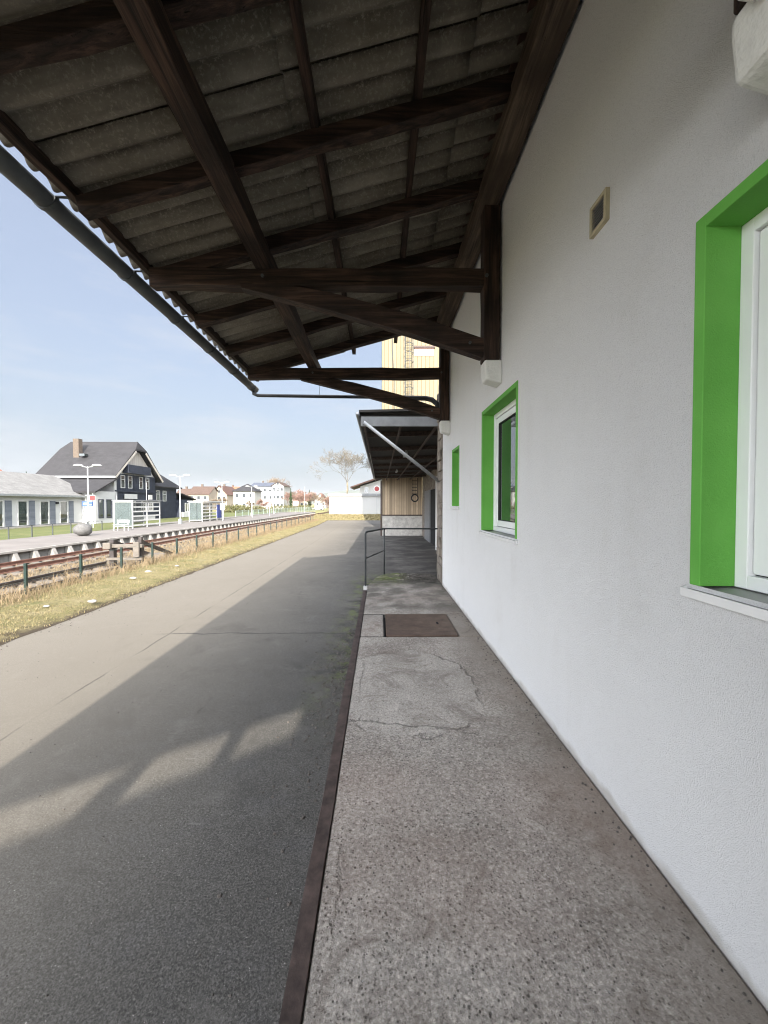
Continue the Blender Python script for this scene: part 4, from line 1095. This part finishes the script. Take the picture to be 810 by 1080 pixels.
# red-tiled steeple and conifer seen above the annex roof
tp = thing('church_turret', 'small orange tiled turret rising behind the white annex', 'tower', (-79.6, 80, 0))
MB().box(-81, -78.3, 79, 81.6, 0, 8.3).build('wall', 'render_cream', tp)
b = MB(); b.v = [(-81.4, 78.6, 8.2), (-78, 78.6, 8.2), (-78, 82, 8.2), (-81.4, 82, 8.2), (-79.7, 80.3, 10.6)]; b.f = [(0, 1, 4), (1, 2, 4), (2, 3, 4), (3, 0, 4), (3, 2, 1, 0)]
r_ = b.build('roof', 'tile_orange', tp); MB().box(-80.0, -79.4, 80, 80.6, 9.8, 12.0).build('chimney', 'tile_orange', r_)

# ============================================================ PLATFORM FURNITURE
def lamp():
    t = thing('platform_lamp', '', 'lamp post', (0, 0, 0), 'double lamps along the station platform')
    MB().tube([(0, 0, 0), (0, 0, 1.0), (0, 0, 4.8)], [.075, .06, .04], 10).build('mast', 'mast', t, smooth=True)
    MB().box(-.14, .14, -.14, .14, 0, .5).build('base', 'mast', t, bevel=.02)
    MB().tube([(-.62, 0, 4.82), (0, 0, 4.72), (.62, 0, 4.82)], .028, 8).build('arm', 'mast', t)
    for s_ in (-1, 1):
        b = MB(); n = 16
        prof = [(0, .10), (.18, .09), (.33, .03), (.36, 0), (.30, -.04), (0, -.05)]
        for p_, q_ in prof:
            for k_ in range(n):
                a = 2 * math.pi * k_ / n; b.v.append((s_ * .68 + p_ * math.cos(a), p_ * math.sin(a) * .7, 4.86 + q_))
        for i_ in range(len(prof) - 1):
            for k_ in range(n): b.f.append((i_ * n + k_, i_ * n + (k_ + 1) % n, (i_ + 1) * n + (k_ + 1) % n, (i_ + 1) * n + k_))
        b.build('lamp_head', 'white_paint', t, smooth=True)
    return t
L0 = lamp(); L0.location = (-21.65, 28.7, PZ); L0['label'] = 'white double armed platform lamp directly behind the grey boulder'
for (x, y, lb) in ((-20.0, 38.6, 'white double armed lamp right of the barred glass shelter'), (-20.9, 51.0, 'white double armed lamp beside the blue panelled shelter'), (-21.0, 63.0, 'fourth white double lamp along the platform, before the pale houses'), (-21.0, 76.0, 'most distant white double lamp on the station platform')):
    clone(L0, (x, y, PZ), lb)
def pole(x, y, h, lab, sign=None, r=.04):
    t = thing('sign_pole', lab, 'pole', (x, y, PZ))
    MB().tube([(x, y, PZ), (x, y, PZ + h)], r, 8).build('mast', 'mast', t)
    if sign: MB().box(x - sign[0] / 2, x + sign[0] / 2, y - .07, y - r - .003, PZ + sign[2], PZ + sign[2] + sign[1]).build('sign_panel', sign[3], t)
    return t
pole(-20.55, 34.0, 3.9, 'tall thin pole rising in front of the barred shelter', r=.028)
pole(-22.1, 29.3, 2.3, 'blue sign with white marks on a short pole left of the platform lamp', (.85, .36, 1.85, 'blue_sign'))
sg = [o for o in bpy.data.objects if o.name.startswith('sign_panel')][-1]
mk = MB(); mk.box(-22.4, -22.15, 29.22, 29.228, PZ + 1.95, PZ + 2.1); mk.box(-22.1, -21.8, 29.22, 29.228, PZ + 1.93, PZ + 1.97); mk.build('sign_marks', 'white_paint', sg)
pole(-24.2, 32.6, 2.9, 'red square sign on a thin pole in front of the station wing', (.42, .42, 2.3, 'red'))
pole(-18.4, 45.0, 2.9, 'pole carrying a small white box near the second lamp', (.5, .8, 1.3, 'white_paint'))
pole(-18.6, 56.0, 3.6, 'pole with small white panel beyond the second shelter', (.5, .5, 2.2, 'white_paint'))
pole(-17.8, 62.0, 3.9, 'slender pole with round white plate near the platform end', (.55, .55, 1.6, 'white_paint'))
pole(-17.5, 80.0, 2.6, 'pink and white sign on a pole at the platform end', (1.0, 1.0, 1.6, 'render_pink'))
pole(-16.9, 86.0, 5.8, 'tall bare mast at the far end of the platform')
def shelter(x0, x1, y0, y1, lab, roofmat, blue=False):
    t = thing('glass_shelter', lab, 'shelter', ((x0 + x1) / 2, (y0 + y1) / 2, PZ), 'glass shelters on the station platform')
    H = 2.25; fr = MB(); gl = MB(); bars = MB()
    n = max(2, int(round((y1 - y0) / 1.9)))
    for k_ in range(n + 1):
        y = y0 + (y1 - y0) * k_ / n; fr.box(x1 - .06, x1, y - .04, y + .04, PZ, PZ + H); fr.box(x0, x0 + .06, y - .04, y + .04, PZ, PZ + H)
    for y in (y0, y1): fr.box(x0 + .06, x1 - .06, y - .03, y + .03, PZ + .12, PZ + .2); fr.box(x0 + .06, x1 - .06, y - .03, y + .03, PZ + H - .1, PZ + H)
    fr.parts('frame_post', 'white_paint', t)
    gl.box(x0 + .06, x1 - .06, y0 - .01, y0 + .01, PZ + .2, PZ + H - .1); gl.box(x0 + .02, x0 + .04, y0 + .05, y1 - .05, PZ + .2, PZ + H - .1)
    gl.build('glass_wall', 'shelter_glass', t)
    for k_ in range(6):
        z = PZ + .18 + k_ * .38
        bars.box(x1 - .05, x1 - .01, y0 + .05, y1 - .05, z, z + .11)
    bars.parts('white_bar', 'white_paint', t)
    MB().box(x0 - .12, x1 + .12, y0 - .12, y1 + .12, PZ + H + .003, PZ + H + .09).build('roof', roofmat, t)
    MB().box(x0 + .2, x0 + .6, y0 + .3, y1 - .3, PZ + .42, PZ + .48).build('bench', 'grey_steel', t)
    if blue: MB().box(x1 + .002, x1 + .06, y1 - 2.0, y1 - .8, PZ + .3, PZ + 1.9).build('info_panel', 'blue', t)
    return t
shelter(-21.9, -20.35, 31.8, 35.7, 'glass shelter with white horizontal bars nearest the boulder', 'grey_steel')
shelter(-21.4, -19.9, 43.2, 49.0, 'more distant glass shelter with pale roof and dark blue panel', 'white_paint', True)
bn = thing('platform_bench', 'small white framed bench just before the barred shelter', 'bench', (-19.6, 29.2, PZ))
b = MB()
for x in (-20.0, -19.2):
    for y in (29.0, 29.45): b.box(x - .03, x + .03, y - .03, y + .03, PZ, PZ + (.8 if y > 29.2 else .43))
b.parts('leg', 'white_paint', bn); MB().box(-20.05, -19.15, 28.97, 29.4, PZ + .435, PZ + .48).build('seat', 'white_paint', bn); MB().box(-20.05, -19.15, 29.485, 29.52, PZ + .6, PZ + .8).build('backrest', 'white_paint', bn)
pfn = thing('lawn_fence', 'thin dark fence with single rail between platform and lawn', 'fence', (-21.5, 20, PZ))
y = 12.0; pys = []
while y < 31: pys.append(y); y += 1.5
for y in pys: MB().box(-21.62, -21.57, y - .02, y + .02, PZ - .05, PZ + .72).build('post', 'zinc_dark', pfn)
MB().tube([(-21.595, pys[0], PZ + .70), (-21.595, pys[-1], PZ + .70)], .018, 6).build('rail', 'zinc_dark', pfn)
# pale mesh fence beyond the platform
mf = thing('mesh_fence', 'pale green mesh fence between the track and the far gardens', 'fence', (-22, 110, 0))
b = MB(); pp = [(-22.5, 95), (-24, 150)]
for k_ in range(38):
    t_ = k_ / 37; x = -22.5 - 1.5 * t_; y = 60 + 110 * t_; MB_ = b.box(x - .03, x + .03, y - .03, y + .03, 0, 1.5)
b.parts('post', 'teal_fence', mf)
b = MB()
for z in [0.15 + .12 * q for q in range(12)]: b.beam((-22.5, 60, z), (-24, 170, z), .02, .035)
b.build('mesh_panel', 'teal_fence', mf)

# ============================================================ FAR HOUSES
def px(p, d): return (p - 401) / 405 * d
def pz(q, d): return EYE + (531 - q) / 405 * d
D = 150
house('brick_house', 'brown roofed house furthest left in the row behind the platform', px(186, D), px(201, D), D, D + 9, 0, pz(524, D), pz(515, D), 'x', 'render_cream', 'tile_brown', 3, 2)
house('tiled_house', 'cream house with wide brown tiled roof and two chimneys', px(200, D), px(221, D), D, D + 10, 0, pz(521.5, D), pz(512.5, D), 'x', 'render_cream', 'tile_brown', 3, 2)
house('gabled_house', 'cream house showing its gable beside the orange roof', px(224, 158), px(240, 158), 158, 172, 0, pz(522, 158), pz(512, 158), 'y', 'render_cream', 'tile_red', 3, 2)
house('orange_roofed_house', 'small house with bright orange roof left of the white pyramid roofed house', px(238, 175), px(249, 175), 175, 184, 0, pz(521, 175), pz(513, 175), 'x', 'render_cream', 'tile_orange', 2, 2)
D2 = 135
house('white_villa', 'white house under a dark pyramid roof', px(247, D2), px(269, D2), D2, D2 + 7.5, 0, pz(518, D2), pz(510, D2), 'x', 'render_white', 'slate', 3, 2, hip=3.9, chimney=False)
D3 = 175
apt = house('apartment_house', 'large white three storey block with blue grey roof', px(266, D3), px(288, D3), D3, D3 + 10, 0, pz(513, D3), pz(508.5, D3), 'x', 'render_white', 'tile_blue', 4, 3)
house('white_gable_block', 'tall white gabled block right of the blue grey roof', px(287.5, 172), px(299.5, 172), 172, 184, 0, pz(512.5, 172), pz(508, 172), 'y', 'render_white', 'tile_brown', 3, 3, chimney=False)
house('small_white_house', 'small white gabled house right of the tall gabled block', px(299, 190), px(309, 190), 190, 200, 0, pz(527, 190), pz(521, 190), 'y', 'render_white', 'tile_red', 2, 1)
house('low_cottage', 'low cream cottage with red roof among the bare reddish trees', px(312, 200), px(325, 200), 200, 208, 0, pz(528, 200), pz(522, 200), 'x', 'render_cream', 'tile_red', 3, 1)
house('white_cottage', 'white cottage beyond the parked car at the level crossing', px(332, 230), px(344, 230), 230, 240, 0, pz(528, 230), pz(520, 230), 'y', 'render_white', 'tile_brown', 2, 1, chimney=False)
# white shed at the end of the road
gs = thing('white_shed', 'long white flat roofed shed behind the grass bank', 'shed', (-4, 68, .6))
xa, xb = px(347.5, 66), px(404.5, 66)
MB().box(xa, xb + 3.5, 66, 74, .55, pz(523, 66)).build('wall', 'garage', gs)
MB().box(xa - .2, xb + 3.7, 65.75, 74.2, pz(523, 66), pz(520.6, 66)).build('roof_edge', 'grey_steel', gs)
gh = thing('gabled_house', 'white house with red brown overhanging roof behind the white shed', 'house', (2, 90, .6))
MB().prism([(px(380, 88), .6), (14, .6), (14, 7.5), (5.2, 9.6), (px(380, 88), pz(513, 88))], 1, 88, 98).build('wall', 'render_white', gh)
b = MB(); zz = pz(513.5, 88); b.prism([(px(370, 88), zz - .3), (5.2, 10.1), (15, 7.4), (15, 7.7), (5.2, 10.5), (px(370, 88), zz)], 1, 86.8, 99); b.build('roof', 'tile_red', gh)
win(gh, 'y', (px(377.5 + 9, 88), 88, pz(519.5, 88)), .9, 1.3, mull=1)
MB().box(px(382, 88), px(400, 88), 86.9, 87.9, pz(522.5, 88), pz(520.5, 88)).build('balcony', 'mast', gh)
rs_ = thing('round_sign', 'red and white round sign above the white shed roof', 'sign', (px(398.5, 75), 65.5, 3))
b = MB(); cx = px(397.5, 64); cz = pz(515.5, 64)
for r, nm, mt, yy in ((.55, 'sign_face', 'white_paint', 64.0), (.40, 'red_disc', 'red', 63.97)):
    MB().tube([(cx, yy, cz), (cx, yy - .03 if r < .5 else yy + .05, cz)], r, 20).build(nm, mt, rs_)
MB().tube([(cx, 64.1, .5), (cx, 64.1, cz)], .04, 8).build('pole', 'galv', rs_)
# parked car
car = thing('parked_car', 'white car standing at the far level crossing', 'car', (px(335.5, 150), 150, 0))
cx = px(335.5, 150)
prof = [(-2.1, .35), (-2.1, .85), (-1.3, .98), (-.7, 1.45), (.9, 1.47), (1.6, 1.0), (2.1, .9), (2.1, .35)]
b = MB(); b.prism([(cx + a, c_) for a, c_ in prof], 1, 149.2, 150.9); b.build('body', 'carpaint', car, bevel=.06)
b = MB(); b.prism([(cx - 1.15, 1.0), (cx - .65, 1.38), (cx + .85, 1.4), (cx + 1.35, 1.0)], 1, 149.17, 149.195); b.build('side_window', 'glass', car)
for x in (-1.3, 1.35): MB().tube([(cx + x, 149.15, .33), (cx + x, 149.4, .33)], .33, 14).build('wheel', 'gasket', car)

# ============================================================ TREES
def branch_tree(name, label, base, h, seed, bmat, tmat, spread=.5, lv=6, r0=None, twigr=.012, group=None, forks=3, trunkf=.28, dense=1.0, up=.25):
    rnd = random.Random(seed); t = thing(name, label, 'tree', base, group)
    tr = MB(); cr_ = MB(); B = Vector(base); r0 = r0 or h * .022
    def grow(p, d, L, r, l):
        segs = 3 if l < 3 else 2; pts = [p]; q = p; dd = d
        for k_ in range(segs):
            dd = (dd + Vector((rnd.gauss(0, .13), rnd.gauss(0, .13), rnd.gauss(0, .08) + up * .12))).normalized()
            q = q + dd * (L / segs); pts.append(q)
        re = max(twigr, r * .62); rr = [r + (re - r) * k_ / segs for k_ in range(segs + 1)]
        (tr if l <= 1 else cr_).tube(pts, rr, 7 if l < 2 else (4 if l < 4 else 3), cap=l < 2)
        if l >= lv: return
        n = forks + (1 if l > 1 and rnd.random() < .5 * dense else 0)
        a0 = rnd.uniform(0, 6.28)
        for k_ in range(n):
            a = a0 + k_ * 6.283 / n + rnd.gauss(0, .3); sp = rnd.uniform(.55, 1.25) * spread
            ax = dd.orthogonal().normalized(); ax = Matrix.Rotation(a, 3, dd) @ ax
            nd = (dd * math.cos(sp) + ax * math.sin(sp)).normalized(); nd.z += up * .3; nd.normalize()
            at_ = pts[-1] if k_ < 2 else pts[-1].lerp(pts[-2], rnd.random() * .9)
            grow(at_, nd, L * rnd.uniform(.62, .86), re * rnd.uniform(.7, .95), l + 1)
    grow(B, Vector((rnd.gauss(0, .03), rnd.gauss(0, .03), 1)), h * trunkf, r0, 0)
    tr.build('trunk', bmat, t, recalc=False, smooth=True); cr_.build('crown', tmat, t, recalc=False)
    return t
branch_tree('bare_tree', 'tall bare pale barked tree behind the white shed', (px(366, 77), 77, .6), 20.5, 4, 'bark', 'twig', .50, 8, .24, .018, forks=2, trunkf=.185, dense=1.7, up=.19)
branch_tree('bare_tree', 'bare tree with broad crown behind the tall white gabled block', (px(287, 195), 195, 0), 17, 9, 'bark_dark', 'twig_brown', .5, 6, .3, .04, 'bare trees beyond the station')
tl = [(303, 150, 8.5, 'twig_red', 'reddish bare tree right of the tall gabled block'), (309, 160, 9, 'twig_brown', 'brown bare tree before the low cottage'), (316, 165, 9.8, 'twig_red', 'tallest reddish bare tree above the low cottage'),
      (323, 150, 8.6, 'twig_red', 'reddish bare tree right of the low cottage'), (329, 170, 9, 'twig_brown', 'brown bare tree left of the parked car'), (341, 140, 6.8, 'twig_brown', 'brown bare tree right of the parked car beside the shed'),
      (346, 120, 5.6, 'twig_red', 'small reddish tree touching the left end of the white shed'), (238, 120, 5.4, 'twig_brown', 'rounded brown tree in front of the gabled cream house'), (229, 122, 5.2, 'twig_brown', 'brown shrubby tree above the pale shelter roof'),
      (275, 120, 4.6, 'twig_red', 'low reddish tree before the blue roofed block'), (283, 125, 4.4, 'twig_red', 'low reddish tree under the tall gabled block'), (264, 110, 4.0, 'twig_brown', 'low brown tree before the white villa')]
tl += [(217, 185, 10.5, 'twig_brown', 'bare tree showing above the wide brown tiled roof'), (244, 200, 11.5, 'twig_brown', 'bare tree rising behind the orange roofed house'), (262, 210, 13, 'twig_brown', 'bare tree between the white villa and the blue roofed block'),
       (312, 190, 11, 'twig_brown', 'bare brown tree behind the low cottage'), (334, 175, 9.5, 'twig_red', 'reddish bare tree behind the parked car')]
for i, (p_, d_, h_, mt, lb) in enumerate(tl):
    branch_tree('bare_tree', lb, (px(p_, d_), d_, 0), h_, 30 + i, 'bark_dark', mt, .55, 6, .14, .030 * d_ / 150, 'bare trees beyond the station', trunkf=.24)
def leafy(name, lab, c, rx, ry, rz, n, mat, seed, cat='shrub', trunk=True, cone=False, lw=.12, group=None):
    rnd = random.Random(seed); t = thing(name, lab, cat, (c[0], c[1], c[2]), group); b = MB()
    for _ in range(n):
        while True:
            u = Vector((rnd.uniform(-1, 1), rnd.uniform(-1, 1), rnd.uniform(-1, 1)))
            if u.length < 1 and (u.length > .45 or rnd.random() < .3): break
        if cone:
            hh = (u.z + 1) / 2; k_ = (1 - hh) * (.75 + .25 * math.sin(hh * 38)); p = Vector((u.x * k_ * rx, u.y * k_ * ry, hh * 2 * rz))
        else:
            k_ = 1 + .35 * mnoise.noise(u * 2.2 + Vector((seed, 0, 0))); p = Vector((u.x * rx * k_, u.y * ry * k_, rz + u.z * rz * k_))
        a = Vector((rnd.gauss(0, 1), rnd.gauss(0, 1), rnd.gauss(0, 1))).normalized(); s_ = a.orthogonal().normalized(); v_ = a.cross(s_)
        q = Vector(c) + p; w_ = lw * rnd.uniform(.6, 1.4)
        b.quad(q - s_ * w_, q + v_ * w_ * .6, q + s_ * w_, q - v_ * w_ * .6)
    b.build('crown', mat, t, recalc=False)
    MB().tube([(c[0], c[1], c[2]), (c[0], c[1], c[2] + rz * (1.6 if cone else .9))], [.12, .05], 7).build('trunk', 'bark_dark', t)
    return t
leafy('conifer', 'small dark conifer tip above the annex roof', (px(32, 90), 90, 0), 1.8, 1.8, 5.0, 1500, 'needle', 1, 'tree', cone=True, lw=.16)
leafy('conifer', 'slim dark conifer left of the reddish trees', (px(307, 140), 140, 0), 1.2, 1.2, 4.2, 900, 'needle', 2, 'tree', cone=True, lw=.18)
leafy('conifer', 'dark conifer right of the low cottage', (px(326.5, 180), 180, 0), 1.8, 1.8, 4.6, 900, 'needle', 3, 'tree', cone=True, lw=.22)
for i, (p_, d_, rx, rz, lb) in enumerate(((192, 85, 2.6, 1.3, 'olive shrub behind the second platform lamp'), (204, 95, 3.4, 1.4, 'wide olive shrub before the brown roofed houses'), (246, 90, 2.6, 1.2, 'shrub right of the pale roofed shelter'), (256, 100, 2.4, 1.1, 'shrub at the foot of the white villa'), (271, 105, 3.0, 1.0, 'low shrub left of the tall gabled block'), (296, 115, 4.0, 1.1, 'long low shrub beneath the small white house'), (318, 130, 4.6, 1.1, 'wide low shrub before the low cottage'))):
    leafy('shrub', lb, (px(p_, d_), d_, 0), rx, 1.2, rz, 1400, 'hedge', 50 + i, lw=.14, group='shrubs beyond the station platform')

# loose grit and crumbs on the road edge and on the loading platform
random.seed(77); gb_ = MB()
def crumb(x, y, z, q):
    i = len(gb_.v); a = random.uniform(0, 6.28)
    for k in range(5):
        t = a + k * 1.2566 + random.uniform(-.3, .3); gb_.v.append((x + q * math.cos(t), y + q * math.sin(t) * random.uniform(.6, 1), z - .002))
    for k in range(5):
        t = a + k * 1.2566 + random.uniform(-.3, .3); gb_.v.append((x + q * .6 * math.cos(t), y + q * .55 * math.sin(t), z + q * random.uniform(.4, .9)))
    gb_.f += [(i + k, i + (k + 1) % 5, i + 5 + (k + 1) % 5, i + 5 + k) for k in range(5)] + [tuple(range(i + 5, i + 10))]
for _ in range(900): crumb(-0.31 - abs(random.gauss(0, .35)), random.gauss(5.9, 1.3), 0, random.uniform(.005, .02))
for _ in range(500): crumb(random.uniform(-6.5, -.35), random.uniform(1.5, 14), 0, random.uniform(.004, .011))
for _ in range(260): crumb(1.135 - abs(random.gauss(0, .05)), random.uniform(.6, 7), PT, random.uniform(.003, .009))
for _ in range(160): crumb(random.uniform(-.2, 1.1), random.uniform(.6, 7.6), PT, random.uniform(.0025, .006))
for _ in range(500): crumb(random.uniform(0.4, 1.12), 7.75 + random.gauss(0, .22), PT, random.uniform(.004, .012))
for _ in range(900): y_ = random.uniform(6, 40); crumb(road_edge(y_) + random.gauss(.05, .14), y_, 0, random.uniform(.006, .022))
tag(gb_.build('grit', 'grit', recalc=False), 'loose grit and small stones scattered over asphalt and platform edges', 'gravel', kind='stuff')

# ============================================================ AIR
hz = MB().box(-3001, 3001, -3001, 4001, -3.2, 93).build('haze', 'dark'); hz['kind'] = 'stuff'
hm = bpy.data.materials.new('pale_haze'); hm.use_nodes = True; hm.node_tree.nodes.clear()
ho = hm.node_tree.nodes.new('ShaderNodeOutputMaterial'); hv = hm.node_tree.nodes.new('ShaderNodeVolumePrincipled')
hv.inputs['Color'].default_value = (0.93, 0.95, 1.0, 1); hv.inputs['Density'].default_value = 0.00012; hv.inputs['Anisotropy'].default_value = 0.2
hm.node_tree.links.new(hv.outputs[0], ho.inputs['Volume']); hz.data.materials.clear(); hz.data.materials.append(hm)
